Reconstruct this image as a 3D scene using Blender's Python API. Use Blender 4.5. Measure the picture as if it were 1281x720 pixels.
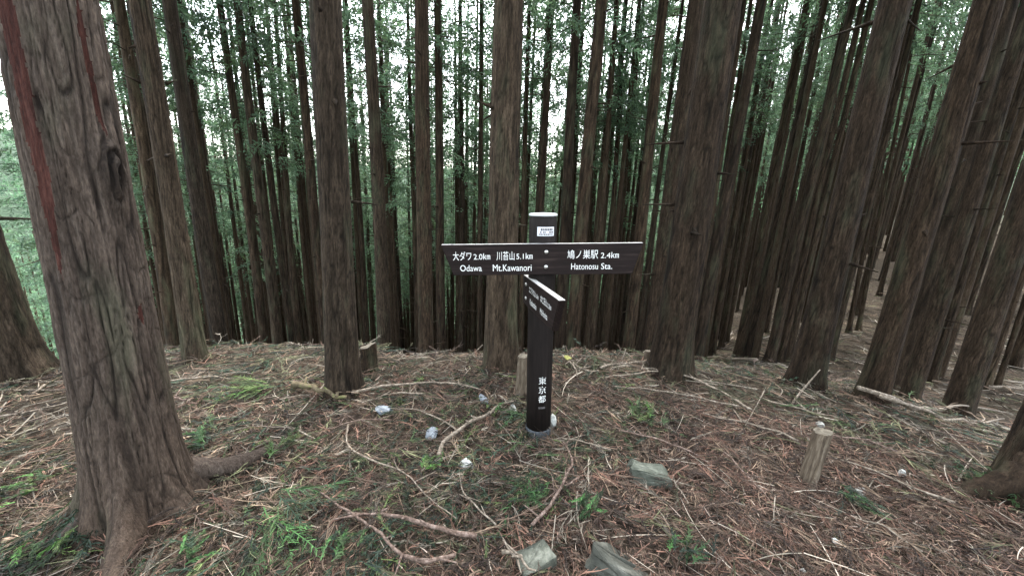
import bpy, bmesh, math
import numpy as np
from mathutils import Vector, Matrix

for o in list(bpy.data.objects): bpy.data.objects.remove(o)
SC = bpy.context.scene
COL = SC.collection
R = math.radians

# ------------------------------------------------------------------ camera, sky, sun, exposure
EYE = Vector((0, 0, 1.65))
PITCH, ROLL = R(13.25), R(2.25)
cam_d = bpy.data.cameras.new("camera")
cam_d.sensor_width = 36; cam_d.lens = 475/1281*36
cam_d.clip_start = .05; cam_d.clip_end = 5000
cam = bpy.data.objects.new("camera", cam_d); COL.objects.link(cam)
fw = Vector((0, math.cos(PITCH), -math.sin(PITCH))); r0 = Vector((1, 0, 0)); u0 = Vector((0, math.sin(PITCH), math.cos(PITCH)))
rt = r0*math.cos(ROLL)+u0*math.sin(ROLL); up = -r0*math.sin(ROLL)+u0*math.cos(ROLL)
M = Matrix((rt, up, -fw)).transposed().to_4x4(); M.translation = EYE
cam.matrix_world = M
SC.camera = cam

SUN_EL, SUN_AZ = R(58), R(15)
w = bpy.data.worlds.new("World"); SC.world = w; w.use_nodes = True
nt = w.node_tree; nt.nodes.clear()
sky = nt.nodes.new("ShaderNodeTexSky"); sky.sky_type = 'NISHITA'; sky.sun_disc = False
sky.sun_elevation = SUN_EL; sky.sun_rotation = SUN_AZ; sky.air_density = 1.6; sky.dust_density = 4.0; sky.altitude = 600
hs = nt.nodes.new("ShaderNodeHueSaturation"); hs.inputs['Saturation'].default_value = .38
bg = nt.nodes.new("ShaderNodeBackground"); bg.inputs['Strength'].default_value = .15
wo = nt.nodes.new("ShaderNodeOutputWorld")
nt.links.new(sky.outputs[0], hs.inputs['Color']); nt.links.new(hs.outputs[0], bg.inputs[0]); nt.links.new(bg.outputs[0], wo.inputs[0])
sl = bpy.data.lights.new("sun", 'SUN'); sl.energy = 1.5; sl.angle = R(10); sl.color = (1, .97, .92)
so = bpy.data.objects.new("sun", sl); COL.objects.link(so)
so.rotation_euler = (R(90)-SUN_EL, 0, -SUN_AZ+math.pi)
SC.view_settings.view_transform = 'Standard'; SC.view_settings.look = 'None'
SC.view_settings.exposure = 3.45; SC.view_settings.gamma = 1.0; SC.view_settings.use_curve_mapping = False
SC.render.engine = 'CYCLES'
SC.cycles.max_bounces = 5; SC.cycles.diffuse_bounces = 3; SC.cycles.transmission_bounces = 4; SC.cycles.volume_bounces = 2
SC.cycles.use_denoising = True
SC.cycles.sample_clamp_indirect = .25; SC.cycles.sample_clamp_direct = 1.5
SC.cycles.use_adaptive_sampling = True; SC.cycles.adaptive_threshold = .01

# ------------------------------------------------------------------ terrain and noise
def _sp(v, s):
    v = np.asarray(v, float)
    return s*np.logaddexp(0.0, v/s)
def _lat(seed, n=64):
    return np.random.RandomState(seed).rand(n, n)
_LATS = {}
def vnoise(x, y, seed=0):
    """smooth value noise, period 64 in both directions, 0..1"""
    if seed not in _LATS: _LATS[seed] = _lat(seed)
    L = _LATS[seed]; x = np.asarray(x, float); y = np.asarray(y, float)
    xi = np.floor(x).astype(int); yi = np.floor(y).astype(int)
    fx = x-xi; fy = y-yi
    fx = fx*fx*(3-2*fx); fy = fy*fy*(3-2*fy)
    a = L[xi % 64, yi % 64]; b = L[(xi+1) % 64, yi % 64]
    c = L[xi % 64, (yi+1) % 64]; d = L[(xi+1) % 64, (yi+1) % 64]
    return (a*(1-fx)+b*fx)*(1-fy)+(c*(1-fx)+d*fx)*fy
def terr0(x, y):
    """a small plateau round the signpost; steep fall beyond it, a shallow gully to the right"""
    x = np.asarray(x, float); y = np.asarray(y, float)
    az = np.arctan2(x, y); r = np.hypot(x, y)
    w = 1/(1+np.exp(-(az-.42)/.13))
    rc = np.interp(az, [-1.6, -.8, -.3, 0, .27, .7, 1.0, 1.7], [6.6, 5.4, 4.0, 3.9, 4.25, 4.7, 4.8, 5.2])
    D = _sp(r-rc, .22)
    zl = -50*(1-np.exp(-.75*D/50))
    zr = -3.6*(1-np.exp(-D*.43/3.6))+9*(1-np.exp(-.15*_sp(r-19, 2)/9))
    z = (zl*(1-w)+zr*w)/(1+np.exp(-(1.9-np.abs(az))/.1))
    m = _sp(r-190, 15)
    return z+125*(1-np.exp(-m/260))*(.72+.28*vnoise(x/160.+9, y/160.+5, 3))
def terr(x, y):
    """height of the ground"""
    r = np.hypot(x, y); f = np.minimum(1, 30/(r+1))
    b = .10*(vnoise(x*.8+3, y*.8+7, 1)-.5)+.055*(vnoise(x*2.3, y*2.3, 2)-.5)+.025*(vnoise(x*6, y*6, 4)-.5)
    return terr0(x, y)+b*f

# ------------------------------------------------------------------ materials
def mat(name, rough=.8, spec=.25):
    m = bpy.data.materials.new(name); m.use_nodes = True
    b = m.node_tree.nodes["Principled BSDF"]
    b.inputs['Roughness'].default_value = rough; b.inputs['Specular IOR Level'].default_value = spec
    return m, m.node_tree, b
def N(nt, t, **kw):
    n = nt.nodes.new(t)
    for k, v in kw.items(): setattr(n, k, v)
    return n
def coords(nt, scale, kind='Object', rand=True):
    tc = N(nt, "ShaderNodeTexCoord"); mp = N(nt, "ShaderNodeMapping"); mp.inputs['Scale'].default_value = scale
    nt.links.new(tc.outputs[kind], mp.inputs['Vector'])
    if rand:
        oi = N(nt, "ShaderNodeObjectInfo"); mu = N(nt, "ShaderNodeMath", operation='MULTIPLY'); mu.inputs[1].default_value = 37.
        nt.links.new(oi.outputs['Random'], mu.inputs[0]); nt.links.new(mu.outputs[0], mp.inputs['Location'])
    return mp.outputs[0]
def noise(nt, vec, scale=1., detail=4, rough=.6, dist=0.):
    n = N(nt, "ShaderNodeTexNoise"); n.inputs['Scale'].default_value = scale; n.inputs['Detail'].default_value = detail
    n.inputs['Roughness'].default_value = rough; n.inputs['Distortion'].default_value = dist
    nt.links.new(vec, n.inputs['Vector']); return n.outputs['Fac']
def ramp(nt, fac, stops):
    r = N(nt, "ShaderNodeValToRGB"); e = r.color_ramp.elements
    while len(e) < len(stops): e.new(.5)
    for el, (p, c) in zip(e, stops): el.position = p; el.color = (*c, 1)
    nt.links.new(fac, r.inputs[0]); return r.outputs[0]
def mix(nt, a, b, fac, mode='MIX'):
    m = N(nt, "ShaderNodeMix", data_type='RGBA', blend_type=mode)
    for s, v in ((m.inputs[6], a), (m.inputs[7], b), (m.inputs[0], fac)):
        if hasattr(v, 'is_output'): nt.links.new(v, s)
        elif isinstance(v, (int, float)): s.default_value = v
        else: s.default_value = (*v, 1)
    return m.outputs[2]
def bump(nt, b, h, strength=.5, dist=.01):
    n = N(nt, "ShaderNodeBump"); n.inputs['Strength'].default_value = strength; n.inputs['Distance'].default_value = dist
    nt.links.new(h, n.inputs['Height']); nt.links.new(n.outputs[0], b.inputs['Normal'])

def bark_mat(name, dark, mid, light, moss=0., fine=1., var=1., soft=1.):
    m, t, b = mat(name, .9, .15)
    v = coords(t, (34*fine, 34*fine, 4.5))
    n1 = noise(t, v, 1., 6, .65, .6)
    v2 = coords(t, (130, 130, 34)); n2 = noise(t, v2, 1., 3, .6)
    c = ramp(t, n1, [(.5-.20*soft, dark), (.5, mid), (.5+.22*soft, light)])
    c = mix(t, c, ramp(t, n2, [(.3, (.45, .45, .45)), (.7, (1.25, 1.25, 1.25))]), .8, 'MULTIPLY')
    big = noise(t, coords(t, (2.2, 2.2, .6)), 1., 3)
    c = mix(t, c, ramp(t, big, [(.35, (.78, .74, .72)), (.65, (1.2, 1.2, 1.22))]), .8, 'MULTIPLY')
    if moss:
        mz = noise(t, coords(t, (5, 5, 1.4)), 1., 4)
        f = ramp(t, mz, [(.52, (0, 0, 0)), (.68, (moss, moss, moss))])
        c = mix(t, c, (.07, .085, .05), f)
    at = N(t, "ShaderNodeAttribute", attribute_name="tint")
    c = mix(t, c, at.outputs['Color'], 1., 'MULTIPLY')
    oi = N(t, "ShaderNodeObjectInfo")
    c = mix(t, c, ramp(t, oi.outputs['Random'], [(0, (.72, .70, .70)), (.5, (1., .97, .95)), (1, (1.3, 1.25, 1.2))]), var, 'MULTIPLY')
    t.links.new(c, b.inputs['Base Color'])
    add = N(t, "ShaderNodeMath", operation='ADD'); t.links.new(n1, add.inputs[0]); t.links.new(n2, add.inputs[1])
    bump(t, b, add.outputs[0], .75, .012)
    return m
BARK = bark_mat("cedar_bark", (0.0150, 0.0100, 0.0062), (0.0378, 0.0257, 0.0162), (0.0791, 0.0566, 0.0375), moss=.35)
BARKFAR = bark_mat("cedar_bark_far", (0.0190, 0.0134, 0.0084), (0.0469, 0.0333, 0.0217), (0.0951, 0.0708, 0.0481), moss=.35)  # lightened bark: haze over distant trunks is partly put into the colour
BARKBIG = bark_mat("shaggy_bark", (0.0326, 0.0235, 0.0177), (0.0813, 0.0618, 0.0488), (0.1577, 0.1296, 0.1073), moss=.3, fine=1.6, var=0., soft=1.9)
BARKLIT = bark_mat("lit_cedar_bark", (0.0195, 0.0140, 0.0090), (0.0494, 0.0367, 0.0247), (0.0974, 0.0748, 0.0526), moss=.4)  # lighter bark copy: stronger light on the left-hand trunks put into the colour
INNER = bark_mat("inner_bark", (.022, .0080, .0060), (.046, .0165, .0120), (.082, .036, .028), fine=1.5, var=0.)

def tint_mat(name, rough=.8, trans=0., spec=.2, mult=1.):
    m, t, b = mat(name, rough, spec)
    at = N(t, "ShaderNodeAttribute", attribute_name="tint")
    c = at.outputs['Color']
    t.links.new(c, b.inputs['Base Color'])
    if trans:
        tr = N(t, "ShaderNodeBsdfTranslucent"); mx = N(t, "ShaderNodeMixShader"); mx.inputs[0].default_value = trans
        t.links.new(c, tr.inputs['Color'])
        t.links.new(b.outputs[0], mx.inputs[1]); t.links.new(tr.outputs[0], mx.inputs[2])
        t.links.new(mx.outputs[0], t.nodes["Material Output"].inputs['Surface'])
    return m
LITTER = tint_mat("dead_needles", .75, .0, .25)
GREEN = tint_mat("green_needles", .6, .25, .35)
LEAF = tint_mat("canopy_leaves", .6, .55, .3)

def simple(name, stops, scale=(8, 8, 8), rough=.8, spec=.25, bs=.4, bd=.01, detail=5):
    m, t, b = mat(name, rough, spec)
    n = noise(t, coords(t, scale), 1., detail, .62, .3)
    t.links.new(ramp(t, n, stops), b.inputs['Base Color'])
    n2 = noise(t, coords(t, tuple(s*4 for s in scale)), 1., 4)
    bump(t, b, n2, bs, bd)
    return m
SOIL = simple("forest_soil", [(.33, (.018, .013, .009)), (.5, (.052, .040, .028)), (.66, (.13, .108, .080))], (22, 22, 22), .95, .1, .9, .03, 8)
STICK = simple("bleached_wood", [(.3, (.06, .046, .034)), (.5, (.17, .137, .105)), (.7, (.33, .28, .225))], (45, 45, 45), .8, .2, .4, .004)
STICKRED = simple("reddish_wood", [(.3, (.05, .032, .024)), (.5, (.12, .082, .064)), (.7, (.25, .19, .16))], (45, 45, 45), .8, .2, .4, .004)
STICKMOSS = simple("mossy_wood", [(.3, (.05, .042, .025)), (.5, (.12, .095, .06)), (.7, (.11, .125, .045))], (14, 14, 14), .9, .1, .6, .008)
STONE = {
 'g': simple("grey_green_stone", [(.3, (.04, .042, .033)), (.55, (.090, .095, .075)), (.75, (.22, .22, .18))], (14, 14, 14), .85, .2, .5, .01),
 'd': simple("dark_slab_stone", [(.3, (.03, .031, .025)), (.55, (.065, .066, .054)), (.75, (.17, .165, .14))], (10, 10, 10), .85, .2, .5, .01),
 'b': simple("grey_block_stone", [(.3, (.045, .05, .038)), (.55, (.090, .098, .078)), (.75, (.18, .185, .155))], (12, 12, 12), .85, .2, .5, .01),
 'w': simple("whitish_stone", [(.3, (.22, .22, .20)), (.55, (.38, .38, .35)), (.75, (.55, .55, .52))], (18, 18, 18), .7, .3, .4, .006),
 'l': simple("blue_grey_stone", [(.3, (.11, .12, .13)), (.55, (.20, .22, .24)), (.75, (.33, .35, .37))], (20, 20, 20), .75, .3, .4, .006)}
PAINT = simple("dark_brown_paint", [(.3, (.007, .0055, .005)), (.55, (.013, .0100, .009)), (.8, (.024, .018, .016))], (60, 60, 5), .6, .12, .15, .002)
PAINTB = simple("maroon_board_paint", [(.3, (.008, .0055, .005)), (.55, (.015, .0100, .0092)), (.72, (.036, .025, .022))], (4, 90, 90), .6, .12, .15, .002)
WHITE = simple("white_lettering", [(.3, (.70, .70, .68)), (.7, (.82, .82, .80))], (60, 60, 60), .5, .3, .1, .001)
FAINT = simple("worn_lettering", [(.3, (.05, .045, .045)), (.7, (.11, .10, .10))], (90, 90, 90), .6, .3, .1, .001)
STICKER = simple("sticker_paper", [(.3, (.55, .56, .60)), (.7, (.75, .76, .80))], (60, 60, 60), .5, .3, .1, .001)
SLEEVE = simple("grey_sleeve", [(.3, (.030, .034, .038)), (.7, (.070, .078, .086))], (30, 30, 12), .6, .35, .3, .003)
METAL, _t, _b = mat("bolt_metal", .35, .5); _b.inputs['Metallic'].default_value = .9; _b.inputs['Base Color'].default_value = (.6, .6, .58, 1)
CAP, _t, _b = mat("post_cap_metal", .45, .5); _b.inputs['Base Color'].default_value = (.55, .56, .57, 1)
SKYEDGE = simple("sky_lit_edge", [(.3, (.38, .36, .34)), (.7, (.62, .60, .57))], (12, 60, 60), .5, .4, .3, .002)  # pale colour standing in for sky reflected off the boards' top edges
CUT = simple("cut_wood", [(.3, (.06, .05, .037)), (.55, (.125, .108, .082)), (.75, (.21, .19, .155))], (40, 40, 40), .85, .2, .3, .003)
CUTY = simple("fresh_cut_wood", [(.3, (.15, .15, .04)), (.6, (.24, .235, .08)), (.8, (.30, .29, .15))], (40, 40, 40), .85, .2, .3, .003)
WEATHER = simple("weathered_wood", [(.3, (.040, .030, .021)), (.5, (.105, .08, .057)), (.7, (.21, .175, .13))], (50, 50, 5), .9, .15, .8, .006)

# ------------------------------------------------------------------ mesh helpers
def mesh(name, V, Q, mats, tint=None, smooth=True, mi=None):
    """V (n,3); Q (m,k) with k = 3 or 4, or a list of such arrays"""
    me = bpy.data.meshes.new(name)
    Qs = Q if isinstance(Q, list) else [Q]
    me.vertices.add(len(V)); me.vertices.foreach_set("co", np.asarray(V, np.float32).ravel())
    idx = np.concatenate([q.ravel() for q in Qs]).astype(np.int32)
    tot = np.concatenate([np.full(len(q), q.shape[1]) for q in Qs]).astype(np.int32)
    st = np.concatenate([[0], np.cumsum(tot)[:-1]]).astype(np.int32)
    me.loops.add(len(idx)); me.loops.foreach_set("vertex_index", idx)
    me.polygons.add(len(tot)); me.polygons.foreach_set("loop_start", st); me.polygons.foreach_set("loop_total", tot)
    if smooth: me.polygons.foreach_set("use_smooth", np.ones(len(tot), bool))
    for m in (mats if isinstance(mats, list) else [mats]): me.materials.append(m)
    if mi is not None: me.polygons.foreach_set("material_index", np.asarray(mi, np.int32))
    me.update(calc_edges=True)
    if tint is not None:
        a = me.attributes.new("tint", 'FLOAT_COLOR', 'POINT')
        c = np.ones((len(V), 4), np.float32); c[:, :3] = tint
        a.data.foreach_set("color", c.ravel())
    return me
def link(name, me, parent=None, loc=(0, 0, 0)):
    o = bpy.data.objects.new(name, me); COL.objects.link(o); o.location = loc
    if parent is not None: o.parent = parent
    return o
def tag(o, label, cat, group=None, kind=None):
    o["label"] = label; o["category"] = cat
    if group: o["group"] = group
    if kind: o["kind"] = kind
    return o
def grid_faces(nr, nc, wrap=True):
    i = np.arange(nr-1)[:, None]*nc; j = np.arange(nc if wrap else nc-1)[None]
    a = i+j; b = i+(j+1) % nc
    return np.stack([a, b, b+nc, a+nc], -1).reshape(-1, 4)
def bm_link(name, bm, m, parent=None, loc=(0, 0, 0), smooth=False):
    me = bpy.data.meshes.new(name); bm.to_mesh(me); bm.free(); me.materials.append(m)
    if smooth: me.polygons.foreach_set("use_smooth", np.ones(len(me.polygons), bool))
    return link(name, me, parent, loc)

# ------------------------------------------------------------------ ground
def warp(n, lo, hi, k):
    s = np.linspace(-1, 1, n); v = np.sinh(k*s)/math.sinh(k)
    return np.where(v < 0, -v*lo, v*hi)
gx = warp(320, -1500, 1500, 8.0); gy = warp(320, -1200, 1500, 8.0)+2.6
GX, GY = np.meshgrid(gx, gy)
GZ = terr(GX, GY)
gv = np.stack([GX, GY, GZ], -1).reshape(-1, 3)
_t = SOIL.node_tree; _b = _t.nodes["Principled BSDF"]; _c = _b.inputs['Base Color'].links[0].from_socket   # scrub covers the slopes across the valley
_l = N(_t, "ShaderNodeVectorMath", operation='LENGTH'); _tc = N(_t, "ShaderNodeTexCoord"); _t.links.new(_tc.outputs['Object'], _l.inputs[0])
_m = N(_t, "ShaderNodeMapRange"); _m.inputs['From Min'].default_value = 55; _m.inputs['From Max'].default_value = 120; _t.links.new(_l.outputs['Value'], _m.inputs['Value'])
_t.links.new(mix(_t, _c, ramp(_t, noise(_t, coords(_t, (.25, .25, .25)), 1., 6), [(.35, (.012, .022, .013)), (.65, (.032, .050, .030))]), _m.outputs[0]), _b.inputs['Base Color'])
ground = link("ground", mesh("ground", gv, grid_faces(320, 320, False), SOIL))
ground["kind"] = "structure"; ground["label"] = "brown forest soil under cedar litter, falling away behind the signpost"

# ------------------------------------------------------------------ trees
TREES = {
    't0': (-1.883, 1.664, 0.015, 0.0067, 0.0076, 0.393),
    't1': (-4.23, 2.989, -0.036, -0.0184, -0.0261, 0.365),
    't2': (-12.0, 12.751, -8.361, -0.0064, -0.006, 0.26),
    't3': (-10.108, 10.893, -6.694, 0.0061, 0.0057, 0.3),
    't4': (-3.087, 3.454, -0.016, 0.0057, 0.0051, 0.194),
    't5': (-6.363, 7.829, -3.601, -0.0047, -0.0039, 0.34),
    't6': (-13.669, 17.722, -11.488, -0.0049, -0.0038, 0.26),
    't7': (-7.781, 11.286, -6.214, -0.0056, -0.0039, 0.3),
    't8': (-7.21, 11.019, -5.914, -0.0023, -0.0015, 0.34),
    't9': (-7.226, 11.918, -6.486, -0.0168, -0.0102, 0.28),
    't10': (-7.732, 12.859, -7.189, 0.0167, 0.01, 0.28),
    't11': (-5.36, 10.553, -5.219, -0.0148, -0.0076, 0.32),
    't12': (-1.388, 2.911, -0.001, 0.0216, 0.0103, 0.272),
    't13': (-5.509, 13.758, -7.34, -0.0045, -0.0018, 0.26),
    't14': (-2.915, 8.327, -3.429, -0.0068, -0.0024, 0.34),
    't15': (-5.337, 17.845, -9.832, -0.0157, -0.0047, 0.27),
    't16': (-4.441, 17.042, -9.163, 0.0035, 0.0009, 0.26),
    't17': (-1.785, 7.57, -2.786, 0.0029, 0.0007, 0.35),
    't18': (-2.091, 11.127, -5.189, -0.0107, -0.002, 0.32),
    't19': (-1.843, 13.992, -7.019, -0.0101, -0.0013, 0.28),
    't20': (-0.085, 3.509, 0.009, -0.0111, -0.0003, 0.335),
    't21': (0.459, 13.962, -6.737, -0.0185, 0.0005, 0.28),
    't22': (0.747, 11.24, -4.977, 0.0002, -0.0, 0.3),
    't23': (1.369, 9.603, -3.823, -0.0185, 0.0026, 0.32),
    't24': (1.49, 8.55, -3.086, 0.0038, -0.0007, 0.34),
    't25': (2.982, 12.856, -5.551, -0.0162, 0.0037, 0.28),
    't26': (3.85, 14.376, -6.298, -0.0291, 0.0076, 0.28),
    't27': (4.152, 15.086, -6.591, -0.0002, 0.0001, 0.26),
    't28': (3.095, 9.306, -3.265, -0.0093, 0.0031, 0.32),
    't29': (3.093, 7.876, -2.298, 0.004, -0.0016, 0.4),
    't30': (1.615, 3.556, -0.019, 0.0026, -0.0012, 0.389),
    't30b': (5.266, 10.456, -3.364, -0.004, 0.002, 0.34),
    't31': (4.904, 9.327, -2.82, 0.014, -0.0074, 0.32),
    't32': (9.219, 16.318, -4.984, 0.0027, -0.0015, 0.357),
    't33': (8.573, 13.399, -3.852, 0.0064, -0.0041, 0.285),
    't33b': (8.48, 12.663, -3.595, 0.014, -0.0094, 0.339),
    't34': (8.044, 10.991, -2.981, 0.0153, -0.0112, 0.287),
    't35': (8.469, 11.105, -2.987, 0.0084, -0.0064, 0.204),
    't35b': (8.653, 11.054, -2.956, 0.0069, -0.0054, 0.201),
    't36': (2.992, 3.535, -0.092, 0.0013, -0.0011, 0.295),
    't37': (10.075, 11.224, -2.918, 0.0021, -0.0019, 0.232),
    't38': (3.37, 3.221, -0.063, 0.0028, -0.0029, 0.227),
    't39': (9.495, 8.68, -2.341, 0.012, -0.0131, 0.195),
    't40': (7.383, 6.404, -1.713, 0.0023, -0.0027, 0.286),
    't41': (10.766, 8.96, -2.495, -0.0037, 0.0044, 0.164),
    't42': (6.296, 4.833, -1.104, -0.0022, 0.0028, 0.314),
    't43': (12.126, 8.928, -2.598, -0.0095, 0.0129, 0.178),
    't44': (3.232, 1.97, -0.017, 0.0002, -0.0004, 0.397),
    't45': (12.743, 9.166, -2.652, -0.0149, 0.0208, 0.116),
    't46': (14.215, 15.254, -3.307, -0.0331, 0.031, 0.18),
    't47': (14.803, 15.47, -3.252, -0.0348, 0.0335, 0.18),
    't48': (-15.172, 20.674, -13.378, -0.0022, -0.0016, 0.27),
    't49': (-10.687, 19.409, -11.551, -0.0427, -0.0241, 0.27),
    't50': (-3.864, 24.368, -13.303, -0.0107, -0.0017, 0.27),
    't51': (-1.557, 24.271, -12.933, -0.0135, -0.0009, 0.27),
    't52': (-31.797, 24.064, -20.129, -0.0228, -0.0308, 0.27),
    't53': (10.14, 17.183, -4.999, -0.005, 0.003, 0.27),
}

def voro(u, v, nu, seed):
    """cells one unit wide, periodic in u: F1, F2, cell random, offset in v"""
    rs = np.random.RandomState(seed); J = rs.rand(nu, 97, 3)
    ui = np.floor(u).astype(int); vi = np.floor(v).astype(int)
    f1 = np.full(u.shape, 9.); f2 = f1.copy(); idr = np.zeros(u.shape); dv1 = np.zeros(u.shape)
    for a in (-1, 0, 1):
        for b in (-1, 0, 1):
            cu, cv = ui+a, vi+b; j = J[cu % nu, cv % 97]
            du = u-(cu+.1+.8*j[..., 0]); dv = v-(cv+j[..., 1]); d = np.hypot(du*1.15, dv)
            n = d < f1
            f2 = np.where(n, f1, np.minimum(f2, d)); idr = np.where(n, j[..., 2], idr); dv1 = np.where(n, dv, dv1); f1 = np.where(n, d, f1)
    return f1, f2, idr, dv1
def trunk_verts(dia, H, seed, nt_, zs, cellw, cellh, amp, lobes=None, flare=.35, flen=.22, spin=0., butt=0., cw=.10, fiss=0.):
    """bark-covered tapered trunk, local origin at the base"""
    th = np.linspace(0, 2*math.pi, nt_, endpoint=False); TH, Z = np.meshgrid(th, zs)
    rs = np.random.RandomState(seed); Rr = dia/2
    r = Rr*np.clip(1-.86*np.clip(Z, 0, None)/H, .05, 1)
    zc = np.clip(Z, -.1, None)
    r = r*(1-butt*(1-np.exp(-np.clip(Z, 0, None)/.9)))
    if lobes is None:
        nl = rs.randint(4, 7); lobes = [(rs.rand()*6.28, .08+.30*rs.rand(), .25+.18*rs.rand(), .10+.12*rs.rand()) for _ in range(nl)]
    f = flare*np.exp(-zc/flen)
    for c, A, s, L in lobes:
        d = (TH-c+math.pi) % (2*math.pi)-math.pi
        f = f+A*np.exp(-(d/s)**2)*np.exp(-zc/L)
    r = r*(1+f)
    r = r*(1+.05*(vnoise(TH/(2*math.pi)*4, Z*.7+seed, 11)-.5)*0+.05*(vnoise(TH/(2*math.pi)*8, Z*1.3+seed*3.1, 12)-.5)*(np.abs(TH-3.14) < 9))
    nu = max(8, int(round(2*math.pi*Rr/cellw)))
    uu = TH/(2*math.pi)*nu+spin*Z/cellw+.55*(vnoise(TH/(2*math.pi)*16, Z*2.3+seed, 13)-.5)*2
    vv = Z/cellh+.8*(vnoise(TH/(2*math.pi)*32, Z*1.1+seed, 14)-.5)*2+40
    f1, f2, idr, dv = voro(uu, vv, nu, seed)
    e = f2-f1
    crack = np.exp(-(e/cw)**2)
    if fiss:
        tn = TH/(2*math.pi); zf = fiss
        wz = Z+.10*(vnoise(tn*16, Z*1.7+seed, 16)-.5)
        wu = tn*32+1.6*(vnoise(tn*8, Z*1.1+seed, 17)-.5)+.9*(vnoise(tn*32, Z*3.5*zf+seed, 18)-.5)
        a1 = vnoise(wu, wz*1.5*zf+seed*1.7, 19); a2 = vnoise(wu*2+5, wz*3.2*zf+seed, 20)
        c1 = np.exp(-((a1-.5)/.045)**2); c2 = np.exp(-((a2-.5)/.06)**2)*.6
        hb = np.exp(-((vnoise(wu*.5, wz*7*zf+seed, 25)-.5)/.035)**2)*(vnoise(tn*16, Z*2+seed, 26) > .62)*.7
        c3 = np.exp(-((vnoise(wu*4+9, wz*6*zf+seed, 34)-.5)/.08)**2)*.45
        crack = np.clip(np.maximum(np.maximum(np.maximum(c1, c2), c3), hb), 0, 1)
        idr = .55*vnoise(wu*.5+3, wz*1.1*zf, 27)+.45*vnoise(wu*2, wz*2.4*zf+3, 28); dv = .8*(np.floor(a1*5)/5-a1)*2
    fib = vnoise(TH/(2*math.pi)*64*max(1, round(nt_/160)), Z*5+seed, 15)-.5
    disp = amp*((idr-.5)*1.1-dv*.9-1.5*crack+.55*fib)
    fade = np.clip(1-(Z-6)/6, .2, 1)
    r = r+disp*fade
    X = r*np.cos(TH); Y = r*np.sin(TH)
    # gentle sway of the stem
    X = X+.02*np.sin(Z*.5+seed)*np.clip(Z/4, 0, 1); Y = Y+.02*np.cos(Z*.4+seed)*np.clip(Z/4, 0, 1)
    tint = (.62+.70*idr)*(1-.72*crack)
    V = np.stack([X, Y, Z], -1).reshape(-1, 3)
    return V, np.repeat(tint.reshape(-1, 1), 3, 1), TH, Z
def zrows(dense_to, n1, H, n2, lo=-.25):
    return np.concatenate([np.linspace(lo, dense_to, n1), dense_to+(H-dense_to)*np.linspace(0, 1, n2+1)[1:]**1.15])

CROWNS = []
def make_crown(seed, H=20., z0=10., rad=2.0):
    rs = np.random.RandomState(seed)
    P0 = []; DD = []; LL = []; WW = []; TT = []; BV = []; BQ = []; bn = 0
    z = z0
    while z < H-.3:
        t = (z-z0)/(H-z0); L = rad*(1-t)**.75*(.55+.6*rs.rand())*(1 if t > .12 else .7)+.25
        az = rs.rand()*6.283; n = 0
        d = np.array([math.cos(az), math.sin(az), 0.]); up_ = .25*(1-t)-.1+.5*t
        m = max(2, int(L*3.4))
        s = np.linspace(.28, 1, m)
        pts = d[None]*(s*L)[:, None]; pts[:, 2] = z+up_*s*L-.28*L*s*s+.06*rs.randn(m)
        # bare limb
        q0 = np.array([0, 0, z-.05]); q1 = pts[-1]; sd = np.array([-d[1], d[0], 0])*.018; u_ = np.array([0, 0, .022])
        BV += [q0+sd, q0-sd, q0+u_, q1+sd*.2, q1-sd*.2, q1+u_*.2]
        BQ += [[bn, bn+1, bn+4, bn+3], [bn+1, bn+2, bn+5, bn+4], [bn+2, bn, bn+3, bn+5]]; bn += 6
        lat = np.array([-d[1], d[0], 0])
        for k in range(m):
            g = np.array([.078, .134, .088])*(.40+1.0*rs.rand())+np.array([.02, .03, -.005])*rs.rand()
            for a in range(3):                                   # drooping sprays, each a row of short needled twigs
                ax = d*(.5+.5*rs.rand())+lat*rs.choice([-1, 1])*(.3+.7*rs.rand())+np.array([0, 0, -.45-.5*rs.rand()]); ax /= np.linalg.norm(ax)
                l = (.30+.30*rs.rand())*(1.2-.5*t); kk = 9; f = np.linspace(.05, 1, kk)
                c = pts[k]+ax[None]*(f*l)[:, None]+np.array([0, 0, -.12])*(f*f*l)[:, None]
                sid = np.cross(ax, rs.randn(3)); sid /= np.linalg.norm(sid)
                dd = ax[None]*.8+sid[None]*(np.where(np.arange(kk) % 2, 1, -1)*.7)[:, None]+rs.randn(kk, 3)*.18
                P0.append(c); DD.append(dd/np.linalg.norm(dd, axis=1)[:, None]); LL.append((.10+.12*rs.rand(kk))*(1.15-.5*f)); WW.append(.014+.012*rs.rand(kk))
                TT.append(g[None]*(.75+.5*rs.rand(kk, 1)))
        z += (.075+.12*rs.rand())*(H-z0)/10
    P0 = np.concatenate(P0); DD = np.concatenate(DD); LL = np.concatenate(LL)[:, None]; WW = np.concatenate(WW)[:, None]; TT = np.concatenate(TT)
    n = len(P0); sd = np.cross(DD, rs.randn(n, 3)); sd /= np.linalg.norm(sd, axis=1)[:, None]
    V = np.stack([P0-sd*WW*.3, P0+DD*LL*.45-sd*WW, P0+DD*LL, P0+DD*LL*.5+sd*WW], 1).reshape(-1, 3)
    Q = np.arange(n*4).reshape(n, 4)
    V2 = np.array(BV); Q2 = np.array(BQ)+len(V)
    tint = np.concatenate([np.repeat(TT, 4, 0), np.full((len(V2), 3), .9)])
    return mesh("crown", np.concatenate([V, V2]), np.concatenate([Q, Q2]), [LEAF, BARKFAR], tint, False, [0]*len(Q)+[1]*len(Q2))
for k in range(7):
    CROWNS.append(make_crown(100+k, 20, [9.5, 10.5, 11.5, 10, 12, 9, 11][k], [1.9, 2.2, 1.8, 2.4, 2.0, 2.1, 1.7][k]))

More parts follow.
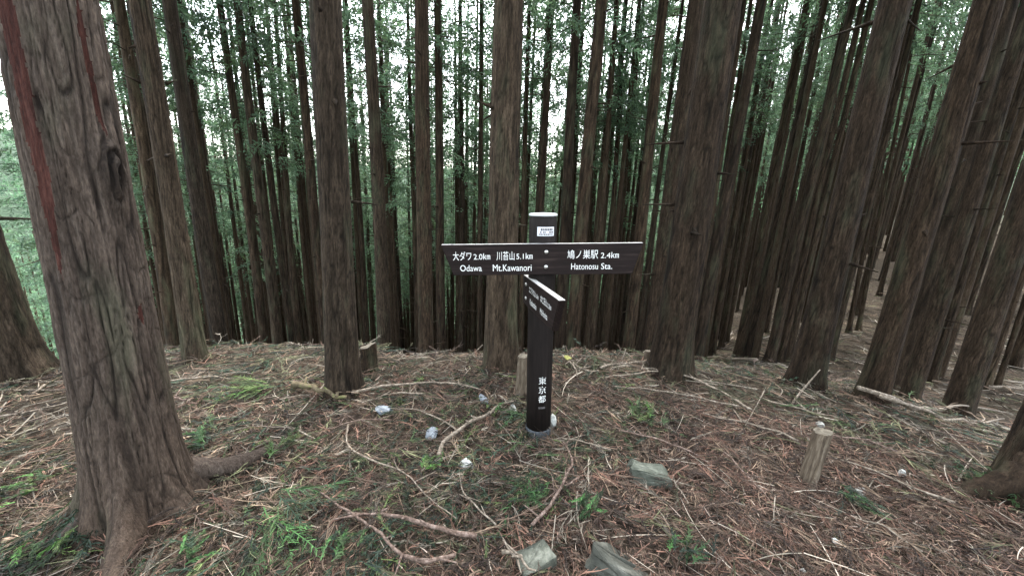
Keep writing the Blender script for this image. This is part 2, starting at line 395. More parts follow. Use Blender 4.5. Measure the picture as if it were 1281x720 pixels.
def tree_root(x, y, z, lx, ly, label, group=None, spin=0.):
    e = bpy.data.objects.new("cedar_tree", None); COL.objects.link(e)
    e.empty_display_size = .3
    q = Vector((0, 0, 1)).rotation_difference(Vector((lx, ly, 1)))
    e.rotation_mode = 'QUATERNION'; e.rotation_quaternion = q
    e.location = (x, y, z)
    tag(e, label, "tree", group)
    return e
def add_crown(e, k, H, spin, wide=1.):
    c = link("crown", CROWNS[k % 7], e); c.rotation_euler = (0, 0, spin); c.scale = (wide, wide, H/20)
    return c

TREE_LABEL = {
 't0': "huge shaggy grey-brown cedar trunk filling the left foreground, red inner bark showing",
 't1': "thick cedar trunk cut off by the left edge, behind the shaggy trunk",
 't2': "slim cedar just right of the shaggy trunk's upper part, leftmost of the slim ones",
 't3': "slim cedar half hidden behind the stout pale trunk right of the shaggy one",
 't4': "stout brown cedar on the bank edge, first big trunk right of the shaggy one",
 't5': "straight cedar just right of the stout trunk near the shaggy one",
 't6': "very thin dark cedar next right of the straight cedar at left",
 't7': "left one of a pair of even brown cedars midway between shaggy and nearest trunks",
 't8': "right one of a pair of even brown cedars midway between shaggy and nearest trunks",
 't9': "slim cedar right of the even pair at left, leaning left",
 't10': "slim upright cedar next left of the cedar that touches the nearest straight trunk",
 't11': "brown cedar peeking out along the left side of the nearest straight trunk",
 't12': "nearest straight brown cedar trunk left of the signpost, foot in the litter",
 't13': "slim cedar rising behind the cut stump left of the signpost",
 't14': "pale brown cedar with a clean foot right of the cut stump",
 't15': "thin cedar between the pale brown cedar and the two close-set trunks",
 't16': "thin cedar grazing the left side of the two close-set trunks",
 't17': "darker front trunk of the two close-set cedars left of the signboard",
 't18': "rear trunk of the two close-set cedars left of the signboard",
 't19': "slim lone cedar behind the left tip of the signboard",
 't20': "thick brown cedar behind the left half of the signboard",
 't21': "slim cedar squeezed between the thick cedar and the signpost",
 't22': "slim cedar rising straight above the signpost's top",
 't23': "dark cedar just right of the signpost's top",
 't24': "second dark cedar right of the signpost's top, slightly thicker",
 't25': "thin cedar above the right half of the signboard, left one of three",
 't26': "thin cedar above the right half of the signboard, middle one of three",
 't27': "thin cedar above the right half of the signboard, right one of three",
 't28': "cedar above the right tip of the signboard",
 't29': "dark cedar merged with the left side of the biggest trunk right of the signpost",
 't30': "biggest dark cedar right of the signpost, shaggy foot behind an arched branch",
 't30b': "cedar half hidden along the right side of the biggest dark trunk",
 't31': "first free cedar right of the biggest dark trunk",
 't32': "second free cedar right of the biggest dark trunk, thinner and farther",
 't33': "left one of two cedars set close in the gully right of centre",
 't33b': "right one of two cedars set close in the gully right of centre",
 't34': "dark cedar left of three close thin trunks beside the large leaning one at right",
 't35': "thin cedar second left of the large leaning trunk at right",
 't35b': "thin cedar hard against the left side of the large leaning trunk at right",
 't36': "large leaning-looking dark cedar right of centre with a green mossy foot",
 't37': "cedar hidden along the right side of the mossy-footed dark trunk",
 't38': "dark cedar at right behind the end of the weathered log",
 't39': "cedar hidden along the right side of the dark trunk by the weathered log",
 't40': "slimmer warm brown cedar between the two dark big trunks at far right",
 't41': "slim distant cedar right of the warm brown cedar at far right",
 't42': "stout dark cedar near the right edge behind the weathered log",
 't43': "slim distant cedar right of the stout dark trunk near the right edge",
 't44': "rightmost near trunk with a spreading root, cut off by the right edge",
 't45': "thinnest distant cedar near the right edge above the white log",
 't46': "left one of two thin distant cedars right of the mossy-footed trunk",
 't47': "right one of two thin distant cedars right of the mossy-footed trunk",
 't48': "thin dark cedar left of the even pair at left",
 't49': "thin cedar far down the slope left of the nearest straight trunk, leaning left",
 't50': "very thin distant cedar right of the two close-set trunks",
 't51': "very thin distant cedar left of the thick cedar behind the signboard",
 't52': "thin distant cedar seen through the gap left of the shaggy trunk",
 't53': "thin distant cedar in the gap left of the two close gully cedars",
}
NEAR = {'t1', 't4', 't12', 't17', 't20', 't30', 't36', 't38', 't40', 't42', 't44', 't5', 't14', 't29'}
T0 = TREES['t0']
FRONT = math.atan2(-T0[1], -T0[0])          # side of the shaggy trunk that faces the path

def big_trunk():
    x, y, z, lx, ly, dia = T0
    e = tree_root(x, y, z, lx, ly, TREE_LABEL['t0'])
    H = 21.; zs = zrows(3.4, 470, H, 40)
    lobes = [(FRONT-.30, 1.45, .24, .13), (FRONT-1.15, .30, .36, .14), (FRONT+1.25, .5, .24, .13), (FRONT+.62, .55, .28, .11), (FRONT+2.6, .6, .4, .2), (FRONT-2.1, .6, .35, .2)]
    V, tint, TH, Z = trunk_verts(dia, H, 5, 224, zs, .026, .17, .0075, lobes, .08, .30, .0, butt=.19, fiss=1.)
    th = (TH-FRONT+math.pi) % (2*math.pi)-math.pi
    # red inner bark where two strips of bark have peeled off, and an overgrown knot
    wob = .07*(vnoise(Z*6, TH*3+3, 21)-.5)+.06*(vnoise(Z*24, TH*9+3, 24)-.5)
    s1 = np.abs(th-(-.80+.06*(2.5-Z)+wob)) < .185*np.clip((Z-1.18)/.5, 0, 1)
    s2 = np.abs(th-(.60-.10*(Z-2.1)+wob)) < .085*np.clip((Z-1.80)/.12, 0, 1)*np.clip((2.36-Z)/.10, 0, 1)
    s3 = np.abs(th-.72-wob) < .05*np.clip((Z-.98)/.05, 0, 1)*np.clip((1.12-Z)/.05, 0, 1)
    red = (s1 | s2 | s3).reshape(-1)
    Vr = V.reshape(-1, 3); rad = np.hypot(Vr[:, 0], Vr[:, 1])
    sm = dia/2*np.clip(1-.86*np.clip(Vr[:, 2], 0, None)/H, .05, 1)*(1-.19*(1-np.exp(-np.clip(Vr[:, 2], 0, None)/.9)))
    newr = np.where(red, sm-.007+.003*(vnoise(TH*30, Z*4, 22)-.5).reshape(-1), rad)
    kn = np.exp(-(((th-.62)/.32)**2+((Z-1.69)/.14)**2)**1.6).reshape(-1)
    ring = np.sin(np.hypot((th-.70)/.27, (Z-1.66)/.13)*12+3*vnoise(th*6+8, Z*12, 33)).reshape(-1)
    hole = np.exp(-(((th-.80)/.07)**2+((Z-1.67)/.08)**2)).reshape(-1)
    newr = newr+kn*(.034+.010*ring)-hole*.06
    kn2 = np.exp(-(((th+.05)/.09)**2+((Z-2.36)/.05)**2)).reshape(-1); newr = newr+kn2*.012
    Vr[:, 0] *= newr/rad; Vr[:, 1] *= newr/rad
    tint = tint*np.clip(1-.50*kn-.40*kn*(ring < 0)-.85*hole, .05, 1)[:, None]
    tint[red] = (.75+.5*vnoise(TH*20, Z*3, 23).reshape(-1)[red])[:, None]
    low = np.exp(-np.clip(Z, 0, None)/.5).reshape(-1, 1)
    tint = tint*(1-low*np.array([.05, .12, .20]))
    F_ = grid_faces(len(zs), 224)
    fr = red[F_].sum(1) >= 3
    link("trunk", mesh("trunk", Vr, F_[~fr], BARKBIG, tint), e)
    # each peeled strip is a part of its own
    ctr = Vr[F_].mean(1); fth = (np.arctan2(ctr[:, 1], ctr[:, 0])-FRONT+math.pi) % (2*math.pi)-math.pi
    for sel in (fr & (fth < 0), fr & (fth >= 0) & (ctr[:, 2] > 1.5), fr & (fth >= 0) & (ctr[:, 2] <= 1.5)):
        f = F_[sel]
        if not len(f): continue
        ids, inv = np.unique(f, return_inverse=True)
        o = link("inner_bark", mesh("inner_bark", Vr[ids], inv.reshape(-1, 4), INNER, tint[ids]), e)
        o["label"] = "reddish inner bark bared where a strip peeled off"
    return e
def tube(pts, rad, sides=8, tint=None, seed=0, knob=.12):
    pts = np.asarray(pts, float); n = len(pts); rs = np.random.RandomState(seed)
    T_ = np.gradient(pts, axis=0); T_ /= np.linalg.norm(T_, axis=1)[:, None]
    a = np.cross(T_, [0, 0, 1.0]); ln = np.linalg.norm(a, axis=1); a[ln < .1] = [1, 0, 0]; a /= np.linalg.norm(a, axis=1)[:, None]
    b = np.cross(T_, a)
    th = np.linspace(0, 2*math.pi, sides, endpoint=False)
    rr = np.asarray(rad)[:, None]*(1+knob*rs.randn(n, 1)+.5*knob*rs.randn(n, sides))
    V = pts[:, None]+rr[..., None]*(np.cos(th)[None, :, None]*a[:, None]+np.sin(th)[None, :, None]*b[:, None])
    return V.reshape(-1, 3), [grid_faces(n, sides), np.arange(sides)[None][:, ::-1], (np.arange(sides)+(n-1)*sides)[None]]
def smooth_path(P, n):
    P = np.asarray(P, float)
    d = np.concatenate([[0], np.cumsum(np.linalg.norm(np.diff(P, axis=0), axis=1))])
    Pp = np.concatenate([[2*P[0]-P[1]], P, [2*P[-1]-P[-2]]])
    out = []
    for t in np.linspace(0, d[-1], n):
        i = min(np.searchsorted(d, t, 'right')-1, len(P)-2); f = (t-d[i])/(d[i+1]-d[i])
        p0, p1, p2, p3 = Pp[i:i+4]
        out.append(.5*(2*p1+(p2-p0)*f+(2*p0-5*p1+4*p2-p3)*f*f+(3*p1-p0-3*p2+p3)*f**3))
    return np.array(out)
def root_part(e, P, ra, rb, m, seed, name="root"):
    """a surface root given in world xy, sunk in the ground at its far end"""
    pts = smooth_path([(p[0], p[1], float(terr(p[0], p[1]))+p[2]) for p in P], 26)
    rad = np.linspace(ra, rb, 26)
    V, F_ = tube(pts, rad, 12, seed=seed, knob=.07)
    inv = Matrix.LocRotScale(e.location, e.rotation_quaternion, None).inverted()
    V = np.array([inv @ Vector(v) for v in V])
    F_ = [F_[0]]
    return link(name, mesh(name, V, F_, m, np.full((len(V), 3), .85)), e)

e0 = big_trunk(); add_crown(e0, 0, 21, .3)
fx, fy = math.cos(FRONT), math.sin(FRONT); rx, ry = -fy, fx
def t0p(a, b, h): return (T0[0]+fx*a+rx*b, T0[1]+fy*a+ry*b, h)
root_part(e0, [t0p(.02, .10, .16), t0p(.04, .26, .09), t0p(.05, .40, .045), t0p(.02, .55, .025), t0p(.06, .72, -.02)], .070, .024, BARKBIG, 3)
root_part(e0, [t0p(.02, -.10, .10), t0p(.02, -.28, .03), t0p(.04, -.46, -.03)], .06, .025, BARKBIG, 5)

seed = 10
for key, (x, y, z, lx, ly, dia) in TREES.items():
    if key == 't0': continue
    seed += 1
    e = tree_root(x, y, z, lx, ly, TREE_LABEL[key])
    H = 19+3*((seed*37) % 10)/10
    dist = math.hypot(x, y)
    if key in NEAR:
        nt_, zs = 92, zrows(min(6., dist*.75+1.5), 136, H, 18)
        V, tint, TH, Z = trunk_verts(dia, H, seed, nt_, zs, .022, .13, .0036, None, .12, .20, butt=(.16 if dist < 6 else .05), fiss=2.)
    else:
        nt_, zs = 24, zrows(11, 50, H, 8)
        V, tint, TH, Z = trunk_verts(dia, H, seed, nt_, zs, .05, .3, .004)
    f_ = [grid_faces(len(zs), nt_)]; rs = np.random.RandomState(seed)
    for q in range(18):
        a, zz, L = rs.rand()*6.28, 1.2+rs.rand()*8.5, .03+.55*rs.rand()**3
        rr_ = dia*.5*(1-.86*zz/H)*.86; p0 = np.array([math.cos(a)*rr_, math.sin(a)*rr_, zz]); p2 = p0+np.array([math.cos(a)*L, math.sin(a)*L, .03*rs.randn()])
        v, f = tube([p0, (p0+p2)/2, p2], [.016, .009, .004], 6, seed=q)
        f_ += [x_+len(V) for x_ in f]; V = np.concatenate([V, v]); tint = np.concatenate([tint, np.full((len(v), 3), .7)])
    link("trunk", mesh("trunk", V, f_, BARKLIT if key in ('t1', 't3', 't4', 't5', 't8', 't12', 't14', 't19', 't20') else (BARK if dist < 13 else BARKFAR), tint), e)
    add_crown(e, seed, H, seed*1.3, .75 if dist < 7 else .9)
    if key == 't44':
        root_part(e, [(x-.06, y-.04, .38), (x-.24, y-.02, .14), (x-.40, y+.01, .03), (x-.56, y+.02, -.05)], .10, .035, BARK, 7)
        root_part(e, [(x-.02, y-.10, .22), (x+.0, y-.26, .05), (x+.05, y-.40, -.05)], .085, .04, BARK, 8)

# the many slim trunks farther down the slope and along the gully
FARTRUNK = []
for k in range(6):
    rs = np.random.RandomState(300+k)
    zs = zrows(13, 40, 20, 8)
    V, tint, TH, Z = trunk_verts(.27, 20, 300+k, 18, zs, .05, .4, .004)
    F_ = [grid_faces(len(zs), 18)]; Vs = [V]; ts = [tint]; off = len(V)
    for q in range(16):                                        # dead snags below the crown
        az, zz, L = rs.rand()*6.28, 3.5+rs.rand()*7, .25+.8*rs.rand()
        p0 = np.array([math.cos(az)*.09, math.sin(az)*.09, zz]); p2 = p0+np.array([math.cos(az)*L, math.sin(az)*L, -.15*L])
        v, f = tube([p0, (p0+p2)/2+[0, 0, .05], p2], [.014, .010, .004], 4, seed=q)
        Vs.append(v); ts.append(np.full((len(v), 3), .8)); F_.append(f[0]+off); off += len(v)
    FARTRUNK.append(mesh("trunk", np.concatenate(Vs), F_, BARKFAR, np.concatenate(ts)))
placed = [(t[0], t[1]) for t in TREES.values()]
rs = np.random.RandomState(77); nfar = 0; tries = 0
ANCHOR = [('t1', "left-edge trunk"), ('t0', "shaggy trunk"), ('t4', "stout bank cedar"), ('t8', "even pair"), ('t12', "nearest straight trunk"),
          ('t14', "pale brown cedar"), ('t17', "close-set pair"), ('t20', "thick signboard cedar"), ('post', "signpost"), ('t24', "second dark cedar"),
          ('t30', "biggest dark cedar"), ('t33b', "close gully pair"), ('t36', "mossy-footed cedar"), ('t38', "log-end cedar"), ('t42', "stout right cedar"), ('t44', "right-edge trunk")]
ANCHOR = [(math.atan2(.23, 2.46) if k == 'post' else math.atan2(TREES[k][0], TREES[k][1]), n) for k, n in ANCHOR]
SLIM = {}
while nfar < 243 and tries < 20000:
    tries += 1
    az = R(-62+123*rs.rand()); r = 9.5+33*rs.rand()**.85
    x, y = r*math.sin(az), r*math.cos(az)
    if az < .1 and r < 13 and rs.rand() < .5: continue
    if az > .42 and rs.rand() < .4: continue
    if az < -.87: continue
    if min((x-a)**2+(y-b)**2 for a, b in placed) < (1.35+.01*r)**2: continue
    placed.append((x, y)); nfar += 1
    g = max([q for q, (a, n) in enumerate(ANCHOR) if a <= az], default=-1)
    e = tree_root(x, y, float(terr(x, y))-.05, rs.randn()*.012, rs.randn()*.012, "slim cedar", "slim cedars standing beyond the near trunks")
    SLIM.setdefault(g, []).append((r, e))
    s = .78+.4*rs.rand(); hz = .9+.2*rs.rand()
    t = link("trunk", FARTRUNK[rs.randint(6)], e); t.rotation_euler[2] = rs.rand()*6.28; t.scale = (s, s, hz)
    c = link("crown", CROWNS[rs.randint(7)], e); c.rotation_euler[2] = rs.rand()*6.28; wd = s*(.8 if az > .42 else 1.05); c.scale = (wd, wd, hz)

ORD = ["nearest", "second nearest", "third nearest", "fourth nearest", "fifth nearest", "sixth nearest", "seventh nearest", "eighth nearest", "ninth nearest", "tenth nearest"]
for g, lst in SLIM.items():
    lst.sort(key=lambda q: q[0])
    where = ("left of the "+ANCHOR[0][1]) if g < 0 else (("right of the "+ANCHOR[-1][1]) if g == len(ANCHOR)-1 else "between the %s and the %s" % (ANCHOR[g][1], ANCHOR[g+1][1]))
    for q, (r, e) in enumerate(lst):
        e["label"] = (ORD[q] if q < len(ORD) else "far-off")+" slim cedar seen "+where
rs = np.random.RandomState(78); nb = 0  # unseen cedars added round the viewpoint to shade the scene
while nb < 26:
    az = R(72+216*rs.rand()); r = 3.4+15*rs.rand()**.8
    x, y = r*math.sin(az), r*math.cos(az)
    if min((x-a)**2+(y-b)**2 for a, b in placed) < 2.3**2: continue
    placed.append((x, y)); nb += 1
    e = tree_root(x, y, float(terr(x, y))-.05, rs.randn()*.012, rs.randn()*.012, "cedar standing beside or behind the viewpoint, out of the picture", "cedars round the viewpoint outside the picture")
    s = .95+.4*rs.rand()
    t = link("trunk", FARTRUNK[rs.randint(6)], e); t.rotation_euler[2] = rs.rand()*6.28; t.scale = (s, s, 1)
    c = link("crown", CROWNS[rs.randint(7)], e); c.rotation_euler[2] = rs.rand()*6.28; c.scale = (s, s, 1)

# forest that reads as one mass on the lower slope and the mountainside across the valley
def far_forest():
    rs = np.random.RandomState(5); n = 4800
    az = R(-66)+R(132)*rs.rand(n); r = 42+620*rs.rand(n)**1.9
    x, y = r*np.sin(az), r*np.cos(az); z = terr0(x, y)
    h = 15+7*rs.rand(n); k = 46
    e_ = 420; n += e_                                          # the stand goes on along the far bank of the gully
    a2 = R(20)+R(46)*rs.rand(e_); r2 = 40+60*rs.rand(e_)
    x = np.r_[x, r2*np.sin(a2)]; y = np.r_[y, r2*np.cos(a2)]; z = np.r_[z, terr0(r2*np.sin(a2), r2*np.cos(a2))]; h = np.r_[h, 14+6*rs.rand(e_)]; r = np.r_[r, r2]
    P = np.zeros((n, k, 3)); t = rs.rand(n, k)**.8
    rr = (2.6*(1-t)+.2)*(.5+.6*rs.rand(n, k)); a = rs.rand(n, k)*6.283
    P[..., 0] = x[:, None]+rr*np.cos(a); P[..., 1] = y[:, None]+rr*np.sin(a); P[..., 2] = z[:, None]+h[:, None]*(.45+.55*t)
    P = P.reshape(-1, 3); m = len(P)
    D_ = rs.randn(m, 3); D_[:, 2] -= .6; D_ /= np.linalg.norm(D_, axis=1)[:, None]
    S_ = np.cross(D_, rs.randn(m, 3)); S_ /= np.linalg.norm(S_, axis=1)[:, None]
    L = ((.7+1.1*rs.rand(m))*np.repeat(np.clip(r/160, .22, 1), k))[:, None]; W = L*.36
    V = np.stack([P-S_*W, P+D_*L, P+S_*W], 1).reshape(-1, 3)
    g = np.array([.07, .13, .07])*(.6+.8*rs.rand(n, 1)); g = np.repeat(g, k*3, 0)
    k2 = r < 150; xs, ys, zz, hh = x[k2], y[k2], z[k2], h[k2]
    na = 1050; aa = R(-50)+R(112)*rs.rand(na); ra = 13+31*rs.rand(na)**.8                   # slim stems too close-set to count
    xa, ya = ra*np.sin(aa), ra*np.cos(aa)
    ok = np.array([min((p-c)**2+(q-d)**2 for c, d in placed) > .6 for p, q in zip(xa, ya)])
    ok &= (aa < .42) | (rs.rand(na) < .5)
    xa, ya = xa[ok], ya[ok]
    xs = np.r_[xs, xa]; ys = np.r_[ys, ya]; zz = np.r_[zz, terr(xa, ya)]; hh = np.r_[hh, 17+4*rs.rand(len(xa))]; ns = len(xs)
    c4 = np.array([(1, 0), (.7, .7), (0, 1), (-.7, .7), (-1, 0), (-.7, -.7), (0, -1), (.7, -.7)])*.12
    lo = np.stack([xs[:, None]+c4[None, :, 0], ys[:, None]+c4[None, :, 1], np.repeat(zz[:, None]-.5, 8, 1)], -1)
    hi = np.stack([xs[:, None]+c4[None, :, 0]*.3, ys[:, None]+c4[None, :, 1]*.3, np.repeat((zz+hh*.95)[:, None], 8, 1)], -1)
    V2 = np.concatenate([lo, hi], 1).reshape(-1, 3); b8 = (np.arange(ns)*16)[:, None, None]+len(V)
    Q2 = (b8+np.array([(i, (i+1) % 8, (i+1) % 8+8, i+8) for i in range(8)])[None]).reshape(-1, 4)
    g = np.concatenate([g, np.full((len(V2), 3), .9)])
    return mesh("far_forest", np.concatenate([V, V2]), [np.arange(m*3).reshape(m, 3), Q2], [LEAF, BARKFAR], g, False, [0]*m+[1]*len(Q2))
tag(link("far_forest", far_forest()), "pale green mass of forest on the mountainside beyond the trunks", "forest", kind="stuff")

# ------------------------------------------------------------------ signpost
POST = (0.232, 2.372)
px_, py_ = POST[0], POST[1]+.09
pz_ = float(terr(px_, py_))
sign = bpy.data.objects.new("trail_signpost", None); COL.objects.link(sign)
sign.location = (px_, py_, pz_); sign.rotation_euler = (0, R(-1.9), 0)
tag(sign, "dark wooden trail signpost with white lettering on two arrow boards", "signpost")
PR, PH = .0885, 1.545
def lathe(name, prof, m, parent, sides=64, wob=0., loc=(0, 0, 0)):
    rs = np.random.RandomState(2); th = np.linspace(0, 2*math.pi, sides, endpoint=False)
    V = []
    for r, z in prof:
        rr = r*(1+wob*np.interp(th, np.linspace(0, 2*math.pi, 25), np.r_[rs.randn(24), 0]))
        V.append(np.stack([rr*np.cos(th), rr*np.sin(th), np.full(sides, z)], -1))
    V = np.concatenate(V); n = len(prof)
    o = link(name, mesh(name, V, [grid_faces(n, sides), np.arange(sides)[None][:, ::-1], (np.arange(sides)+(n-1)*sides)[None]], m, np.ones((len(V), 3)), False), parent, loc)
    me = o.data
    me.polygons.foreach_set("use_smooth", np.r_[np.ones(len(me.polygons)-2, bool), [False, False]])
    return o
lathe("post", [(PR, .04), (PR, .4), (PR*.995, .9), (PR, 1.3), (PR, PH-.012), (PR-.006, PH-.003), (PR-.006, PH)], PAINT, sign, 64)
lathe("ground_sleeve", [(PR+.004, -.35), (PR+.004, .02), (PR+.003, .050), (PR+.0005, .056)], SLEEVE, sign, 64)
lathe("top_cap", [(PR-.008, PH+.001), (PR+.002, PH+.002), (PR+.003, PH+.012), (PR-.004, PH+.018), (.02, PH+.022)], CAP, sign, 64)
def text_mesh(body, x0, x1, z0, z1):
    """flat glyph mesh fitted into the box, in the xz plane"""
    c = bpy.data.curves.new("text", 'FONT'); c.body = body; c.resolution_u = 3
    o = bpy.data.objects.new("text", c); COL.objects.link(o)
    dg = bpy.context.evaluated_depsgraph_get(); dg.update()
    me = bpy.data.meshes.new_from_object(o.evaluated_get(dg))
    bpy.data.objects.remove(o); bpy.data.curves.remove(c)
    co = np.empty(len(me.vertices)*3, np.float32); me.vertices.foreach_get("co", co); co = co.reshape(-1, 3)
    lo, hi = co.min(0), co.max(0)
    out = np.zeros_like(co)
    out[:, 0] = x0+(co[:, 0]-lo[0])/(hi[0]-lo[0])*(x1-x0); out[:, 2] = z0+(co[:, 1]-lo[1])/(hi[1]-lo[1])*(z1-z0)
    return me, out
def put(me, co, m, name, parent):
    me.vertices.foreach_set("co", co.astype(np.float32).ravel()); me.materials.clear(); me.materials.append(m); me.update()
    me.name = name
    return link(name, me, parent)
def bend(co, r, a0):
    """wrap x (arc length) round the post; a0 is the angle of x = 0"""
    out = co.copy(); a = a0+co[:, 0]/r
    out[:, 0] = r*np.cos(a); out[:, 1] = r*np.sin(a); return out
AF = R(-90)
for ch, z0, z1 in (("東", .421, .475), ("京", .352, .406), ("都", .283, .337)):
    me, co = text_mesh(ch, -.018, .034, z0, z1); co[:, 0] += .008
    put(me, bend(co, PR+.0012, AF), WHITE, "lettering", sign)
def patch(name, x0, x1, z0, z1, r, m, nseg=10):
    xs = np.linspace(x0, x1, nseg); co = np.array([(x, 0, z) for z in (z0, z1) for x in xs]); co = bend(co, r, AF)
    return link(name, mesh(name, co, grid_faces(2, nseg, False), m, None, True), sign)
patch("worn_mark", -.008, .040, .235, .250, PR+.001, FAINT)
st = patch("sticker", -.042, .072, PH-.118, PH-.062, PR+.0015, STICKER, 14)
rs = np.random.RandomState(8)
sm = []
for row, (z0, z1) in enumerate(((PH-.085, PH-.071), (PH-.100, PH-.089), (PH-.112, PH-.104))):   # print too small to read
    xx = -.032
    while xx < .056:
        wd = .005+.006*rs.rand()
        if rs.rand() < .8: sm.append([(xx, z0), (xx+wd, z0), (xx+wd, z1), (xx, z1)])
        xx += wd+.003
co = np.array([(p[0], 0, p[1]) for q in sm for p in q]); co = bend(co, PR+.0024, AF)
link("sticker_print", mesh("sticker_print", co, np.arange(len(co)).reshape(-1, 4), FAINT, None, False), st)

def board(name, top, bot, zt, zb, th, parent, loc, rotz, tilt):
    """arrow board: longer at the top than at the bottom, local x along it, front face at -y"""
    b = bmesh.new()
    pr = [(top[0], zt), (top[1], zt), (bot[1], zb), (bot[0], zb)]
    f = [b.verts.new((x, -th/2, z)) for x, z in pr]; k = [b.verts.new((x, th/2, z)) for x, z in pr]
    b.faces.new(f[::-1]); b.faces.new(k)
    for i in range(4): b.faces.new((f[i], f[(i+1) % 4], k[(i+1) % 4], k[i]))
    bmesh.ops.recalc_face_normals(b, faces=b.faces)
    bmesh.ops.bevel(b, geom=b.edges[:], offset=.004, segments=2, affect='EDGES')
    o = bm_link(name, b, PAINTB, parent, loc)
    o.rotation_euler = (0, tilt, rotz)
    link("sky_sheen_edge", mesh("sky_sheen_edge", np.array([(top[0]+.003, -th/2+.003, zt+.0012), (top[1]-.003, -th/2+.003, zt+.0012), (top[1]-.003, th/2-.003, zt+.0012), (top[0]+.003, th/2-.003, zt+.0012)]), np.array([[0, 1, 2, 3]]), SKYEDGE, None, False), o)  # top strip painted pale for the reflected sky
    return o
S_ = 203.
def bu(x): return (x-678.5)/S_
def bv(x, y): return (322.5-(y+(x-678)*3/255))/S_
TH_ = .040
zc = 1.575-.062-.0
ZB = 1.262
mb = board("arrow_board", (bu(551.5), bu(806)), (bu(566), bu(794)), bv(678, 302.5), bv(678, 341.5), TH_, sign, (-.012, -PR-TH_/2+.012, ZB+.02), 0, R(-.9))
for body, x0, x1, y0, y1 in (("大ダワ", 566.3, 589.8, 312.2, 323.4), ("2.0㎞", 592.5, 613.5, 314.4, 322.2), ("川苔山", 621.5, 644.2, 311.7, 323), ("5.1㎞", 646.6, 667, 313.8, 321.4),
                            ("Odawa", 575, 602.4, 329.2, 337.2), ("Mt.Kawanori", 616.6, 665.8, 328.3, 336.8), ("鳩ノ巣駅", 711, 749.5, 309.5, 320.8), ("2.4㎞", 753, 775.7, 312.2, 319.8),
                            ("Hatonosu", 716, 750, 326.5, 334.4), ("Sta.", 754, 768, 326.2, 334)):
    xm = (x0+x1)/2
    me, co = text_mesh(body, bu(x0), bu(x1), bv(xm, y1), bv(xm, y0)); co[:, 1] = -TH_/2-.0012
    put(me, co, WHITE, "lettering", mb)
def bolt(parent, x, y, z, sgn=-1, axis='y'):
    b = bmesh.new()
    bmesh.ops.create_uvsphere(b, u_segments=14, v_segments=8, radius=.0125)
    for v in b.verts: v.co.z *= .5
    bmesh.ops.rotate(b, verts=b.verts, matrix=Matrix.Rotation(R(90), 3, 'X'))
    return bm_link("bolt", b, METAL, parent, (x, y, z), True)
bolt(mb, bu(684.3), -TH_/2-.002, bv(684, 312.3)); bolt(mb, bu(684), -TH_/2-.002, bv(684, 331.4))
LB = 1.03
d2 = math.atan2(-.97, .245)
sb = board("arrow_board", (-.09, .60), (-.09, .51), .0975, -.0975, TH_, sign, (-.080, -.005, LB+.02), d2, 0)
for body, x0, x1, z0, z1 in (("コブタカ山", .06, .20, .012, .056), ("1.6㎞", .208, .262, .014, .044), ("本仁田山", .30, .42, .012, .056), ("2.2㎞", .428, .49, .014, .044),
                            ("Kobutaka", .085, .225, -.062, -.024), ("Mt.Honita", .30, .43, -.062, -.024)):
    me, co = text_mesh(body, x0, x1, z0, z1); co[:, 1] = -TH_/2-.0012
    put(me, co, WHITE, "lettering", sb)
bolt(sb, -.01, -TH_/2-.002, .05); bolt(sb, -.01, -TH_/2-.002, -.045)

